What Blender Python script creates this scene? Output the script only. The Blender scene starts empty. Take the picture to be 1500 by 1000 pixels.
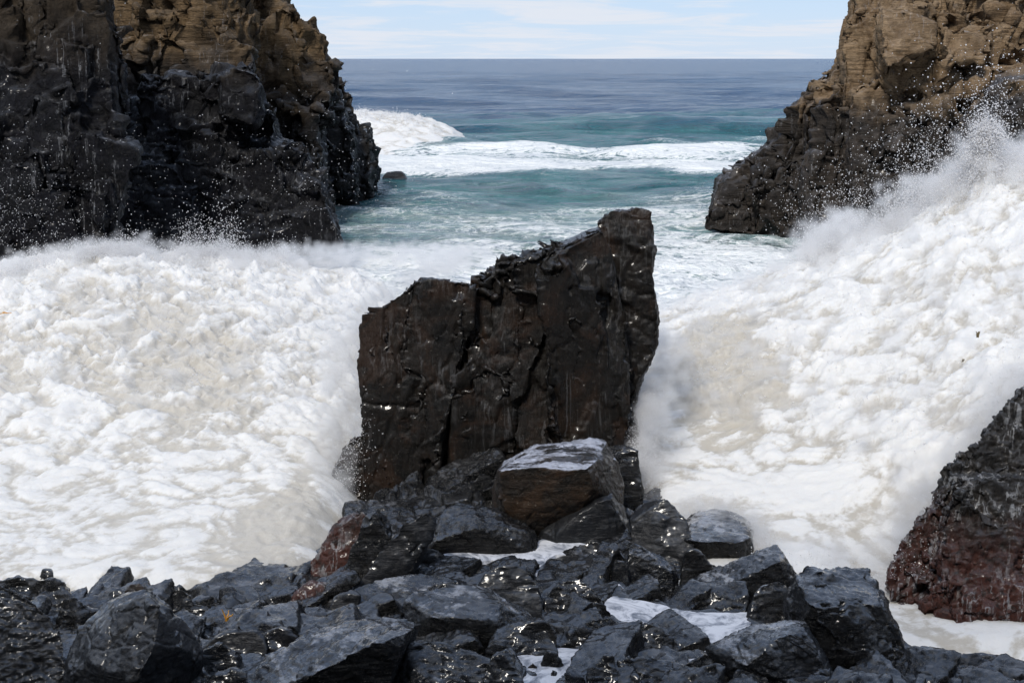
import bpy, bmesh, math
import numpy as np
from mathutils import Vector

rng = np.random.default_rng(7)
scene = bpy.context.scene
COL = scene.collection
R = math.radians

# ------------------------------------------------------------------ camera model
FPX, CAMH = 2060.0, 6.0
PITCH = math.atan(414 / FPX)
cp, sp = math.cos(PITCH), math.sin(PITCH)

def at(px, py, Y):
    """world point seen at photograph position (px,py), Y metres ahead"""
    u, v = (px - 750) / FPX, (500 - py) / FPX
    dy, dz = cp + v * sp, -sp + v * cp
    t = Y / dy
    return np.array([u * t, Y, CAMH + dz * t])

def depth(py, z=0.0):
    v = (500 - py) / FPX
    dy, dz = cp + v * sp, -sp + v * cp
    return (z - CAMH) / dz * dy

# ------------------------------------------------------------------ noise
_p = rng.permutation(256).astype(np.int32); _p = np.concatenate([_p, _p])
_g = rng.normal(size=(256, 3)).astype(np.float32); _g /= np.linalg.norm(_g, axis=1)[:, None]; _g *= 1.6
_r = rng.random((256, 4)).astype(np.float32)

def perlin(P):
    P = P.astype(np.float32)
    I = np.floor(P); F = P - I; I = I.astype(np.int32) & 255
    W = F * F * F * (F * (F * 6 - 15) + 10)
    out = np.zeros(len(P), np.float32)
    for a in (0, 1):
        A = _p[(I[:, 0] + a) & 255]
        wa = W[:, 0] if a else 1 - W[:, 0]
        for b in (0, 1):
            B = _p[(A + I[:, 1] + b) & 255]
            wb = wa * (W[:, 1] if b else 1 - W[:, 1])
            for c in (0, 1):
                g = _g[_p[(B + I[:, 2] + c) & 255]]
                d = (F[:, 0] - a) * g[:, 0] + (F[:, 1] - b) * g[:, 1] + (F[:, 2] - c) * g[:, 2]
                out += d * wb * (W[:, 2] if c else 1 - W[:, 2])
    return out

def fbm(P, octv=4, gain=0.5, ridged=False):
    s = np.zeros(len(P), np.float32); a = 1.0
    for k in range(octv):
        n = perlin(P * (2.03 ** k) + 17.3 * k)
        s += a * ((0.5 - np.abs(n)) if ridged else n); a *= gain
    return s

def voronoi(P):
    B = np.floor(P - 0.5)
    f1 = np.full(len(P), 9., np.float32); f2 = f1.copy(); idx = np.zeros(len(P), np.int32); vec = np.zeros((len(P), 3), np.float32)
    for a in (0, 1):
        for b in (0, 1):
            for c in (0, 1):
                C = B + (a, b, c); I = C.astype(np.int32) & 255
                h = _p[(_p[(_p[I[:, 0]] + I[:, 1]) & 255] + I[:, 2]) & 255]
                V = (P - (C + 0.5 + (_r[h, :3] - 0.5) * 0.85)).astype(np.float32)
                d = np.sqrt((V * V).sum(1))
                m = d < f1
                f2 = np.where(m, f1, np.minimum(f2, d)); f1 = np.where(m, d, f1)
                idx = np.where(m, h, idx); vec[m] = V[m]
    return f1, f2, idx, vec

# ------------------------------------------------------------------ mesh helpers
def new_mesh(name, V, F, smooth=True):
    F = np.asarray(F, np.int32); n, k = F.shape
    me = bpy.data.meshes.new(name)
    me.vertices.add(len(V)); me.vertices.foreach_set('co', np.ascontiguousarray(V, np.float32).ravel())
    me.loops.add(n * k); me.loops.foreach_set('vertex_index', F.ravel())
    me.polygons.add(n); me.polygons.foreach_set('loop_start', np.arange(0, n * k, k, dtype=np.int32))
    me.update(calc_edges=True)
    if smooth: me.polygons.foreach_set('use_smooth', np.ones(n, bool))
    return me

def link(name, me, mat, parent=None, label=None, cat=None, group=None, kind=None, loc=None):
    """link a mesh; its vertices are world coordinates, the origin goes to loc"""
    o = bpy.data.objects.new(name, me); COL.objects.link(o)
    if loc is not None:
        V = np.empty(len(me.vertices) * 3, np.float32); me.vertices.foreach_get('co', V)
        V = V.reshape(-1, 3) - np.asarray(loc, np.float32)
        me.vertices.foreach_set('co', V.ravel()); me.update(); o.location = [float(c) for c in loc]
    if mat: me.materials.append(mat)
    if parent: o.parent = parent
    for k, v in (('label', label), ('category', cat), ('group', group), ('kind', kind)):
        if v: o[k] = v
    return o

def attr(me, name, vals):
    a = me.attributes.new(name, 'FLOAT', 'POINT'); a.data.foreach_set('value', np.ascontiguousarray(vals, np.float32))

def remesh(hulls, voxel):
    """union of convex hulls -> even dense mesh"""
    bm = bmesh.new()
    for pts in hulls:
        vs = [bm.verts.new(p) for p in pts]
        r = bmesh.ops.convex_hull(bm, input=vs)
        junk = list({g for g in r['geom_interior'] + r['geom_unused'] if isinstance(g, bmesh.types.BMVert)})
        bmesh.ops.delete(bm, geom=junk, context='VERTS')
    bmesh.ops.recalc_face_normals(bm, faces=bm.faces)
    me = bpy.data.meshes.new('tmp'); bm.to_mesh(me); bm.free()
    o = bpy.data.objects.new('tmp', me); COL.objects.link(o)
    m = o.modifiers.new('r', 'REMESH'); m.mode = 'VOXEL'; m.voxel_size = voxel; m.adaptivity = 0
    dg = bpy.context.evaluated_depsgraph_get(); e = o.evaluated_get(dg).to_mesh()
    V = np.empty(len(e.vertices) * 3, np.float32); e.vertices.foreach_get('co', V)
    N = np.empty(len(e.vertices) * 3, np.float32); e.vertices.foreach_get('normal', N)
    L = np.empty(len(e.loops), np.int32); e.loops.foreach_get('vertex_index', L)
    S = np.empty(len(e.polygons), np.int32); e.polygons.foreach_get('loop_total', S)
    o.evaluated_get(dg).to_mesh_clear()
    bpy.data.objects.remove(o); bpy.data.meshes.remove(me)
    assert (S == 4).all()
    return V.reshape(-1, 3), N.reshape(-1, 3), L.reshape(-1, 4)

def sstep(x, a, b):
    t = np.clip((x - a) / (b - a), 0, 1); return t * t * (3 - 2 * t)

def normals(V, F):
    a = V[F[:, 2]] - V[F[:, 0]]; b = V[F[:, 3]] - V[F[:, 1]]; n = np.cross(a, b); N = np.zeros_like(V)
    for c in range(3):
        for k in range(4): N[:, c] += np.bincount(F[:, k], n[:, c], len(V))
    return (N / (np.linalg.norm(N, axis=1)[:, None] + 1e-9)).astype(np.float32)

def relax(V, F, it=1, w=0.5):
    """pull folded flaps back towards their neighbours"""
    cnt = np.zeros(len(V))
    for k in range(4): cnt += 2 * np.bincount(F[:, k], minlength=len(V))
    for _ in range(it):
        A = np.zeros((len(V), 3))
        for c in range(3):
            for k in range(4):
                A[:, c] += np.bincount(F[:, k], V[F[:, (k + 1) % 4], c] + V[F[:, (k + 3) % 4], c], len(V))
        V = (V * (1 - w) + w * A / np.maximum(cnt, 1)[:, None]).astype(np.float32)
    return V

def chisel(V, F, cell, amount, seed, tilt=0.12, stretch=(1, 1, 1)):
    """break the surface into flat fracture faces"""
    N = normals(V, F); rs = np.random.default_rng(seed + 99)
    P = (V / cell * np.array(stretch, np.float32) + rs.random(3) * 40).astype(np.float32)
    P = P + 0.10 * perlin(P * 2.3)[:, None]
    B = np.floor(P - 0.5); f1 = np.full(len(P), 9., np.float32); key = np.zeros(len(P), np.int64)
    for a in (0, 1):
        for b in (0, 1):
            for c in (0, 1):
                C = B + (a, b, c); I = C.astype(np.int64); J = (I & 255).astype(np.int32)
                h = _p[(_p[(_p[J[:, 0]] + J[:, 1]) & 255] + J[:, 2]) & 255]
                d = np.linalg.norm(P - (C + 0.5 + (_r[h, :3] - 0.5) * 0.9), axis=1); m = d < f1
                f1 = np.where(m, d, f1); key = np.where(m, (I[:, 0] * 1009 + I[:, 1]) * 1013 + I[:, 2], key)
    side = np.abs(N).argmax(1) * 2 + (np.take_along_axis(N, np.abs(N).argmax(1)[:, None], 1)[:, 0] > 0)
    _, inv = np.unique(key * 6 + side, return_inverse=True); k = inv.max() + 1
    cnt = np.bincount(inv, minlength=k)[:, None]
    c = np.stack([np.bincount(inv, V[:, q], k) for q in range(3)], 1) / cnt
    n = np.stack([np.bincount(inv, N[:, q], k) for q in range(3)], 1) + cnt * rs.normal(size=(k, 3)) * tilt
    n /= np.linalg.norm(n, axis=1)[:, None] + 1e-9
    c, n = c.astype(np.float32)[inv], n.astype(np.float32)[inv]
    d = ((V - c) * n).sum(1)
    d = np.clip(d, -cell * 0.20, cell * 0.20)
    return relax(V - n * (d * amount)[:, None], F, 1, 0.6)

def carve(V, N, F, size, seed=0, facet=0.18, crack=0.05, rough=0.03, strata=0.02, sdir=(0.25, 0.3, 0.9), sfreq=9, stretch=(1, 1, 1), blocks=1.0, cuts=12, cut=0.10, terrace=0.5,
          chis=0.85, csize=0.75):
    """fractured-rock relief: cleaved sides, tilted blocks, cracks between them, bedding ledges, grain"""
    rs = np.random.default_rng(seed); off = rs.random(3) * 50
    V = V.astype(np.float32)
    for k in range(cuts):
        n = rs.normal(size=3) * (1, 1, 0.8); n[1] -= 0.5; n[2] += 0.25; n /= np.linalg.norm(n); n = n.astype(np.float32)
        q = V @ n; hi, lo = q.max(), q.min()
        d0 = hi - (hi - lo) * (0.03 + cut * rs.random())
        V = V - np.clip(q - d0, 0, None)[:, None] * n * 0.97
    st = np.array(stretch, np.float32)
    warp = np.stack([fbm(V / size * 1.3 + off + k * 9.1, 2) for k in range(3)], 1) * 0.12
    Pn = V / (size * blocks) * st + off
    d = np.zeros(len(V), np.float32); dc = d.copy()
    for lvl, amp in ((1.0, 1.0), (2.6, 0.4)):
        f1, f2, idx, vec = voronoi(Pn * lvl + warp * lvl)
        g = (_r[idx, :3] - 0.5) * 2
        d += amp * size * facet * ((vec * g).sum(1) * 1.2 + (_r[idx, 3] - 0.5) * 0.9)
        dc -= amp * size * crack * (1 - np.clip((f2 - f1) / 0.10, 0, 1)) ** 2
    V = V + N * d[:, None]
    if chis:
        V = chisel(V, F, size * csize, chis, seed, 0.07, stretch)
        V = chisel(V, F, size * csize * 0.42, chis * 0.6, seed + 5, 0.06, stretch)
    s_ = np.array(sdir, np.float32); s_ /= np.linalg.norm(s_)
    if terrace:
        fq = sfreq * 0.8
        q = V @ s_ * fq + 0.35 * fbm(V / size * 0.7 + off, 2); t = q - np.floor(q)
        w = np.clip(fbm(V / size * 1.1 + off + 20, 2) * 2.5, 0, 1)
        V = V + s_ * ((np.floor(q) + sstep(t, 0.35, 0.65) - q) / fq * terrace * w)[:, None]
    q2 = V @ s_ * sfreq * 3.1 + fbm(V * 2 / size + off, 3) * 0.6
    w = 0.5 + 0.5 * np.clip(fbm(V / size * 1.7 + off + 40, 2) * 2, -1, 1)
    d = dc + strata * 0.7 * (np.abs(q2 - np.floor(q2) - 0.5) * 2 - 0.5) * w
    d += rough * fbm(V / size * 6 + off, 5, 0.6)
    N2 = normals(V, F)
    return V + N2 * d[:, None]

def ids(me): return me

# ------------------------------------------------------------------ materials
def mat_new(name):
    m = bpy.data.materials.new(name); m.use_nodes = True
    nt = m.node_tree; nt.nodes.clear()
    out = nt.nodes.new('ShaderNodeOutputMaterial')
    return m, nt, out

class NT:
    def __init__(s, nt): s.nt = nt
    def n(s, t, **kw):
        nd = s.nt.nodes.new('ShaderNode' + t)
        for k, v in kw.items():
            if k.startswith('_'): setattr(nd, k[1:], v)
            else: s.put(nd.inputs[k.replace('__', ' ')], v)
        return nd
    def put(s, inp, v):
        if hasattr(v, 'is_output') or isinstance(v, bpy.types.NodeSocket): s.nt.links.new(v, inp)
        else: inp.default_value = v
    def math(s, op, a, b=0.5, clamp=False):
        nd = s.nt.nodes.new('ShaderNodeMath'); nd.operation = op; nd.use_clamp = clamp
        s.put(nd.inputs[0], a); s.put(nd.inputs[1], b); return nd.outputs[0]
    def ramp(s, x, lo, hi, a=0.0, b=1.0):
        nd = s.nt.nodes.new('ShaderNodeMapRange'); nd.interpolation_type = 'SMOOTHSTEP'
        s.put(nd.inputs['Value'], x)
        for k, v in (('From Min', lo), ('From Max', hi), ('To Min', a), ('To Max', b)): nd.inputs[k].default_value = v
        return nd.outputs[0]
    def mix(s, f, a, b):
        nd = s.nt.nodes.new('ShaderNodeMix'); nd.data_type = 'RGBA'
        s.put(nd.inputs[0], f)
        for i, v in ((6, a), (7, b)):
            s.put(nd.inputs[i], (*v, 1) if isinstance(v, tuple) and len(v) == 3 else v)
        return nd.outputs[2]
    def noise(s, vec, scale, detail=6, rough=0.6, dist=0.0):
        nd = s.n('TexNoise', Scale=scale, Detail=detail, Roughness=rough, Distortion=dist)
        s.put(nd.inputs['Vector'], vec); return nd.outputs['Fac']
    def scaled(s, vec, sc, rot=(0, 0, 0)):
        nd = s.nt.nodes.new('ShaderNodeMapping'); s.put(nd.inputs['Vector'], vec)
        nd.inputs['Scale'].default_value = sc; nd.inputs['Rotation'].default_value = rot
        return nd.outputs[0]

def rock_material(name, dark, mid, light, rough=(0.28, 0.55), grain=1.0, red=None, red_below=0.0, dry=None, dry_z=(0, 1), wet_gloss=0.5,
                  streak=0.0, film_sheen=0.0, film_sheen_col=(0.36, 0.37, 0.40), film_sheen_lo=0.54, fol_rot=(0.25, 0.2, 0), bump=1.0, rust=None, speck=0.0, wet=0.8, streak_lo=0.56, fol_scale=(1.2, 1.2, 11)):
    m, nt, out = mat_new(name); T = NT(nt)
    pos = T.n('NewGeometry'); P = pos.outputs['Position']; Nn = pos.outputs['True Normal']
    sx = T.n('SeparateXYZ', Vector=P); nz = T.n('SeparateXYZ', Vector=pos.outputs['Normal']).outputs['Z']
    big = T.noise(P, 0.9 * grain, 5, 0.6)
    med = T.noise(P, 4.0 * grain, 8, 0.65, 0.4)
    fine = T.noise(P, 26 * grain, 6, 0.7)
    fol = T.noise(T.scaled(P, fol_scale, fol_rot), 1.3 * grain, 7, 0.62, 0.5)
    c = T.mix(T.ramp(med, 0.35, 0.68), dark, mid)
    c = T.mix(T.ramp(big, 0.5, 0.75, 0, 0.75), c, light)
    if rust: c = T.mix(T.math('MULTIPLY', T.ramp(T.noise(P, 1.3 * grain, 6, 0.7, 1.0), 0.48, 0.66), 0.85), c, rust)
    dryf = 0.0
    R_ = T.ramp(T.math('ADD', T.math('MULTIPLY', med, 0.6), T.math('MULTIPLY', fine, 0.4)), 0.35, 0.65, rough[0], rough[1])
    bumpamt = 1.0
    if red:
        h = T.math('ADD', sx.outputs['Z'], T.math('MULTIPLY', T.noise(P, 1.1, 6, 0.7), 1.2))
        f = T.math('MULTIPLY', T.ramp(h, red_below + 1.1, red_below + 0.5, 0, 1), T.ramp(T.noise(P, 9, 6, 0.75), 0.32, 0.52))
        c = T.mix(f, c, red)
    if dry:
        h = T.math('ADD', sx.outputs['Z'], T.math('MULTIPLY', T.math('SUBTRACT', T.noise(P, 0.28, 6, 0.62), 0.5), 7.0))
        f = T.ramp(h, dry_z[0], dry_z[1]); dryf = f
        dcol = T.mix(T.ramp(T.noise(P, 0.8, 8, 0.65), 0.35, 0.65), dry[0], dry[1])
        dcol = T.mix(T.ramp(T.noise(P, 5, 6, 0.7), 0.5, 0.72, 0, .6), dcol, dry[2])
        c = T.mix(f, c, dcol)
        R_ = T.math('ADD', R_, T.math('MULTIPLY', f, 0.5), True)
    if streak:
        s1 = T.noise(T.scaled(P, (9, 9, 0.45)), 1.3, 5, 0.65, 0.8)
        f = T.math('MULTIPLY', T.ramp(s1, streak_lo, streak_lo + 0.1), T.ramp(T.noise(P, 0.9, 4, 0.6), streak_lo - 0.09, streak_lo + 0.04))
        c = T.mix(T.math('MULTIPLY', f, streak), c, (0.42, 0.43, 0.45))
    if speck:
        v = T.noise(P, 38, 3, 0.6); c = T.mix(T.ramp(v, 0.66, 0.70, 0, speck), c, (0.35, 0.33, 0.28))
    ck = T.noise(T.scaled(P, (fol_scale[0] * 1.6, fol_scale[1] * 1.6, fol_scale[2] * 1.2), fol_rot), 2.1 * grain, 6, 0.6, 1.2)
    ckl = T.ramp(T.math('ABSOLUTE', T.math('SUBTRACT', ck, 0.5)), 0.0, 0.018, 1, 0)
    c = T.mix(T.math('MULTIPLY', ckl, 0.3), c, (0.004, 0.004, 0.004))
    if film_sheen:
        f = T.math('MULTIPLY', T.ramp(nz, 0.70, 0.93), T.ramp(T.math('ADD', T.math('MULTIPLY', med, 0.35), T.math('MULTIPLY', fol, 0.65)), film_sheen_lo, film_sheen_lo + 0.08))  # sky sheen painted pale on upward faces, mixed with thin foam film
        f = T.math('MULTIPLY', f, film_sheen, True)
        c = T.mix(f, c, film_sheen_col); R_ = T.math('SUBTRACT', R_, T.math('MULTIPLY', f, 0.1), True)
    hgt = T.math('ADD', T.math('MULTIPLY', fol, 0.8), T.math('ADD', T.math('MULTIPLY', med, 0.25), T.math('MULTIPLY', fine, 0.30)))
    hgt = T.math('SUBTRACT', hgt, T.math('MULTIPLY', ckl, 0.05))
    bp = T.n('Bump', Strength=0.9, Distance=0.085 * bump / grain); T.put(bp.inputs['Height'], hgt)
    b = T.n('BsdfPrincipled', Normal=bp.outputs[0]); T.put(b.inputs['Base Color'], c); T.put(b.inputs['Roughness'], R_)
    T.put(b.inputs['Specular IOR Level'], T.ramp(T.math('ADD', nz, T.math('MULTIPLY', big, 0.4)), 0.35, 1.0, 0.4 * wet_gloss, 1.15 * wet_gloss))
    T.put(b.inputs['Coat Weight'], T.math('MULTIPLY', T.ramp(T.math('ADD', T.math('MULTIPLY', nz, 0.5), T.math('MULTIPLY', med, 1.0)), 0.72, 1.0), T.math('MULTIPLY', T.math('SUBTRACT', 1.0, dryf), wet))); b.inputs['Coat Roughness'].default_value = 0.16; b.inputs['Coat IOR'].default_value = 1.75
    nt.links.new(b.outputs[0], out.inputs[0]); return m

def foam_material(name, base=(0.84, 0.84, 0.83), sand=(0.50, 0.465, 0.40), amount=0.5, scale=1.0):
    m, nt, out = mat_new(name); T = NT(nt)
    P = T.n('NewGeometry').outputs['Position']
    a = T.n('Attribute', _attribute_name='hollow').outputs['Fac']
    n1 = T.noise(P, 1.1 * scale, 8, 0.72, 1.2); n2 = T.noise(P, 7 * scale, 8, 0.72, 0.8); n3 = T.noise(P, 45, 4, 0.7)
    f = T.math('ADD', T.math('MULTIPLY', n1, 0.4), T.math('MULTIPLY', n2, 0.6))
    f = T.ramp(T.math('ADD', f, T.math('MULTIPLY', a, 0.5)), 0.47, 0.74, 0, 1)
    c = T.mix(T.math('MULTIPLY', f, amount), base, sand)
    bp = T.n('Bump', Strength=0.6, Distance=0.035)
    T.put(bp.inputs['Height'], T.math('ADD', n2, T.math('MULTIPLY', n3, 0.25)))
    b = T.n('BsdfPrincipled', Roughness=0.65, Normal=bp.outputs[0]); T.put(b.inputs['Base Color'], c)
    b.inputs['Specular IOR Level'].default_value = 0.2
    b.inputs['Subsurface Weight'].default_value = 0.7; b.inputs['Subsurface Radius'].default_value = (0.16, 0.15, 0.14); b.inputs['Subsurface Scale'].default_value = 1.0
    tr = T.n('BsdfTranslucent'); T.put(tr.inputs['Color'], c)
    mx = T.n('MixShader', Fac=0.25); nt.links.new(b.outputs[0], mx.inputs[1]); nt.links.new(tr.outputs[0], mx.inputs[2])
    nt.links.new(mx.outputs[0], out.inputs[0]); return m

def drop_material():
    m, nt, out = mat_new('droplets'); T = NT(nt)
    b = T.n('BsdfPrincipled', Roughness=0.35); b.inputs['Base Color'].default_value = (0.95, 0.95, 0.96, 1)
    tr = T.n('BsdfTranslucent'); tr.inputs['Color'].default_value = (0.97, 0.97, 0.98, 1)
    mx = T.n('MixShader', Fac=0.5); nt.links.new(b.outputs[0], mx.inputs[1]); nt.links.new(tr.outputs[0], mx.inputs[2])
    nt.links.new(mx.outputs[0], out.inputs[0]); return m

def sea_material():
    m, nt, out = mat_new('sea'); T = NT(nt)
    P = T.n('NewGeometry').outputs['Position']
    fo = T.n('Attribute', _attribute_name='foam').outputs['Fac']
    sh = T.n('Attribute', _attribute_name='shallow').outputs['Fac']
    fade = T.n('Attribute', _attribute_name='far').outputs['Fac']
    PS = T.scaled(P, (0.8, 1.0, 1.0))
    deep = T.mix(T.ramp(T.noise(PS, 0.05, 4), 0.35, 0.65), (0.008, 0.05, 0.135), (0.016, 0.075, 0.18))
    teal = T.mix(T.ramp(T.noise(PS, 0.25, 5), 0.35, 0.65), (0.02, 0.13, 0.16), (0.06, 0.22, 0.24))
    milk = T.mix(T.ramp(T.noise(PS, 0.6, 6), 0.35, 0.65), (0.16, 0.30, 0.32), (0.34, 0.44, 0.44))
    c = T.mix(T.ramp(sh, 0.0, 0.5), deep, teal); c = T.mix(T.ramp(sh, 0.5, 1.0), c, milk)
    l1 = T.noise(PS, 0.55, 10, 0.72, 1.8); l2 = T.noise(PS, 4.5, 7, 0.72, 1.0)
    rid = T.math('ABSOLUTE', T.math('SUBTRACT', l1, 0.5))
    lace = T.math('SUBTRACT', T.math('ADD', T.math('MULTIPLY', l2, 0.55), 0.35), T.math('MULTIPLY', rid, 2.4))
    f = T.ramp(T.math('ADD', T.math('MULTIPLY', fo, 1.2), T.math('MULTIPLY', lace, 1.1)), 0.72, 1.05)
    c = T.mix(f, c, T.mix(T.ramp(l2, 0.35, 0.7), (0.66, 0.70, 0.71), (0.84, 0.85, 0.85)))
    w1 = T.noise(PS, 0.8, 6, 0.62, 0.4); w2 = T.noise(PS, 3.5, 5, 0.6, 0.4); w3 = T.noise(PS, 0.11, 5, 0.6, 0.3)
    hb = T.math('ADD', T.math('MULTIPLY', w3, 5.0), T.math('ADD', w1, T.math('MULTIPLY', w2, 0.28)))
    bp = T.n('Bump', Strength=1.0, Distance=2.2); T.put(bp.inputs['Strength'], T.math('SUBTRACT', 1.0, T.math('MULTIPLY', f, 0.55))); T.put(bp.inputs['Height'], hb)
    b = T.n('BsdfPrincipled', Normal=bp.outputs[0]); T.put(b.inputs['Base Color'], c)
    T.put(b.inputs['Roughness'], T.math('MAXIMUM', T.math('MULTIPLY', f, 0.6), 0.16))
    b.inputs['IOR'].default_value = 1.33; b.inputs['Specular IOR Level'].default_value = 0.4
    nt.links.new(b.outputs[0], out.inputs[0]); return m

def pool_material():
    m, nt, out = mat_new('pool_foam'); T = NT(nt)
    P = T.n('NewGeometry').outputs['Position']
    n = T.noise(P, 3.0, 8, 0.7, 1.4)
    c = T.mix(T.ramp(n, 0.42, 0.66), (0.66, 0.68, 0.73), (0.13, 0.15, 0.19))
    bp = T.n('Bump', Strength=0.4, Distance=0.02); T.put(bp.inputs['Height'], T.noise(P, 14, 5, 0.6))
    b = T.n('BsdfPrincipled', Roughness=0.35, Normal=bp.outputs[0]); T.put(b.inputs['Base Color'], c)
    nt.links.new(b.outputs[0], out.inputs[0]); return m

def plain(name, col, rough=0.6):
    m, nt, out = mat_new(name); T = NT(nt)
    P = T.n('NewGeometry').outputs['Position']
    c = T.mix(T.noise(P, 40, 5, 0.7), tuple(x * 0.6 for x in col), tuple(min(1, x * 1.3) for x in col))
    b = T.n('BsdfPrincipled', Roughness=rough); T.put(b.inputs['Base Color'], c)
    nt.links.new(b.outputs[0], out.inputs[0]); return m

M = dict(
    slate=rock_material('wet_slate', (0.003, 0.003, 0.0033), (0.008, 0.008, 0.0085), (0.014, 0.0135, 0.013), rough=(0.18, 0.42), film_sheen=0.25, wet=1.0, speck=0.12),
    sheen=rock_material('soaked_slate', (0.003, 0.003, 0.0035), (0.008, 0.0085, 0.0095), (0.015, 0.016, 0.0175), rough=(0.14, 0.34), film_sheen=0.7, film_sheen_lo=0.51, wet=1.0, bump=0.8),  # wet slate with more sheen painted into the colour of its tops
    smooth=rock_material('smooth_slate', (0.006, 0.0065, 0.008), (0.010, 0.0115, 0.014), (0.016, 0.017, 0.021), rough=(0.34, 0.5), bump=0.5, film_sheen=0.1),
    brown=rock_material('brown_rock', (0.007, 0.006, 0.005), (0.020, 0.013, 0.008), (0.028, 0.019, 0.012), rough=(0.35, 0.6), rust=(0.032, 0.017, 0.008), film_sheen=0.3, speck=0.25),
    capped=rock_material('foam_sheen_rock', (0.007, 0.006, 0.005), (0.020, 0.013, 0.008), (0.028, 0.019, 0.012), rough=(0.35, 0.6), rust=(0.032, 0.017, 0.008), film_sheen=0.9, film_sheen_col=(0.46, 0.49, 0.58), film_sheen_lo=0.44, speck=0.25, fol_scale=(1, 6, 6)),  # flat top brightened in colour: foam film and painted sky sheen
    stack=rock_material('sea_stack_rock', (0.004, 0.0038, 0.0035), (0.0095, 0.0075, 0.006), (0.015, 0.011, 0.008), rough=(0.34, 0.58), rust=(0.021, 0.0115, 0.007), bump=0.55, speck=0.15, streak=0.09, streak_lo=0.54, wet=0.6, film_sheen=0.3, fol_scale=(9, 5, 0.9), wet_gloss=0.4),
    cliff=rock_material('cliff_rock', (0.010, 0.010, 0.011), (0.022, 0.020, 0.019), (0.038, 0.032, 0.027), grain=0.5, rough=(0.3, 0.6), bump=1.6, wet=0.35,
                        dry=((0.06, 0.041, 0.023), (0.17, 0.115, 0.063), (0.28, 0.195, 0.115)), dry_z=(4.0, 7.2), streak=0.3, film_sheen=0.4),
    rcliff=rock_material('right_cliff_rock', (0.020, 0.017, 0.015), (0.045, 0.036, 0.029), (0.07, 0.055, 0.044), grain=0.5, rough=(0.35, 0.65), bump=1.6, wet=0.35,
                         dry=((0.15, 0.10, 0.057), (0.27, 0.19, 0.115), (0.36, 0.27, 0.175)), dry_z=(4.3, 5.7), streak=0.3, film_sheen=0.5),
    darkcliff=rock_material('dark_cliff_rock', (0.0035, 0.0035, 0.0045), (0.007, 0.007, 0.010), (0.012, 0.012, 0.0135), grain=0.5, rough=(0.3, 0.6), wet_gloss=0.35, wet=0.35, bump=1.3, streak=0.3, film_sheen=0.5, fol_scale=(3, 3, 3),
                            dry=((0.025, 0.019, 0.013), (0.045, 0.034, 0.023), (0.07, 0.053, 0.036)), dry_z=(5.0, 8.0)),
    red=rock_material('algae_rock', (0.010, 0.0095, 0.0095), (0.025, 0.022, 0.02), (0.036, 0.03, 0.026), rough=(0.42, 0.75), wet=0.3, red=(0.055, 0.019, 0.014), red_below=0.7, streak=0.5, streak_lo=0.52, bump=1.2, speck=0.12, fol_scale=(4, 4, 2)),
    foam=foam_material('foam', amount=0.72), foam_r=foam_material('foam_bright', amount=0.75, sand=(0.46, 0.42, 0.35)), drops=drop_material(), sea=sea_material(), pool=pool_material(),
    orange=plain('orange_weed', (0.62, 0.30, 0.03)), weed=plain('brown_weed', (0.10, 0.075, 0.03)),
)

# ------------------------------------------------------------------ rocks
def poly_pts(poly, Yf, D, front, top=None, shrink=0.8, drop=0.15):
    """silhouette read as a solid: low points stand forward, high ones further back, a smaller back side behind"""
    P = np.array(poly, float); y0, y1 = P[:, 1].min(), P[:, 1].max(); c = P.mean(0)
    pts = []
    for px, py in P:
        s = (y1 - py) / (y1 - y0 + 1e-6)
        pts.append(at(px, py, Yf + D * (0.12 + 0.55 * s)))
        q = at(c[0] + (px - c[0]) * shrink, c[1] + (py - c[1]) * shrink, Yf + D * 1.15); q[2] -= drop * D
        pts.append(q)
    for (px, py, k) in front: pts.append(at(px, py, Yf + D * k))
    return pts

RCOUNT = [0]
def rock(label, poly, base=None, D=None, Y=None, z=0.25, mat='slate', front=(), name='rock', cat='rock', group=None, extra=(), px_res=1.9,
         size=None, sink=0.25, parent=None, kind=None, **carve_kw):
    """one rock of its own: outline(s) -> solid hulls -> fractured surface"""
    RCOUNT[0] += 1
    P = np.array(poly, float)
    if Y is None: Y = depth(base if base else P[:, 1].max(), z)
    w = (P[:, 0].max() - P[:, 0].min()) * Y / FPX
    h = (P[:, 1].max() - P[:, 1].min()) * Y / FPX
    if D is None: D = 0.7 * min(w, 2.2 * h) + 0.15
    low = [(px + (px - P[:, 0].mean()) * 0.08, py + sink * Y * 10) for px, py in P if py > P[:, 1].mean()]
    hulls = [poly_pts(list(poly) + low, Y, D, front)]
    for e in extra:
        ep, eY, eD, ef = e
        hulls.append(poly_pts(ep, eY, eD, ef))
    vox = max(px_res * Y / 1406, 0.012)
    V, N, F = remesh(hulls, vox)
    size = size or max(0.18, 0.42 * min(w, max(h, 0.3 * w)))
    kw = dict(facet=0.15, crack=0.035, rough=0.022 * size, strata=0.018 * size, sfreq=4.5 / size, seed=RCOUNT[0], cuts=6, cut=0.08)
    if mat in ('smooth',): kw.update(terrace=0, rough=0.010 * size, strata=0.008 * size)
    kw.update(carve_kw)
    V = carve(V, N, F, size, **kw)
    me = new_mesh(name, V, F)
    loc = V.mean(0); loc[2] = V[:, 2].min()
    o = link(name, me, M[mat] if isinstance(mat, str) else mat, parent, label, None if parent else cat, group, kind, loc if parent is None else None)
    return o

def empty(name, loc, label, cat, group=None):
    o = bpy.data.objects.new(name, None); COL.objects.link(o); o.location = loc; o.empty_display_size = 0.3
    o['label'] = label; o['category'] = cat
    if group: o['group'] = group
    return o

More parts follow.
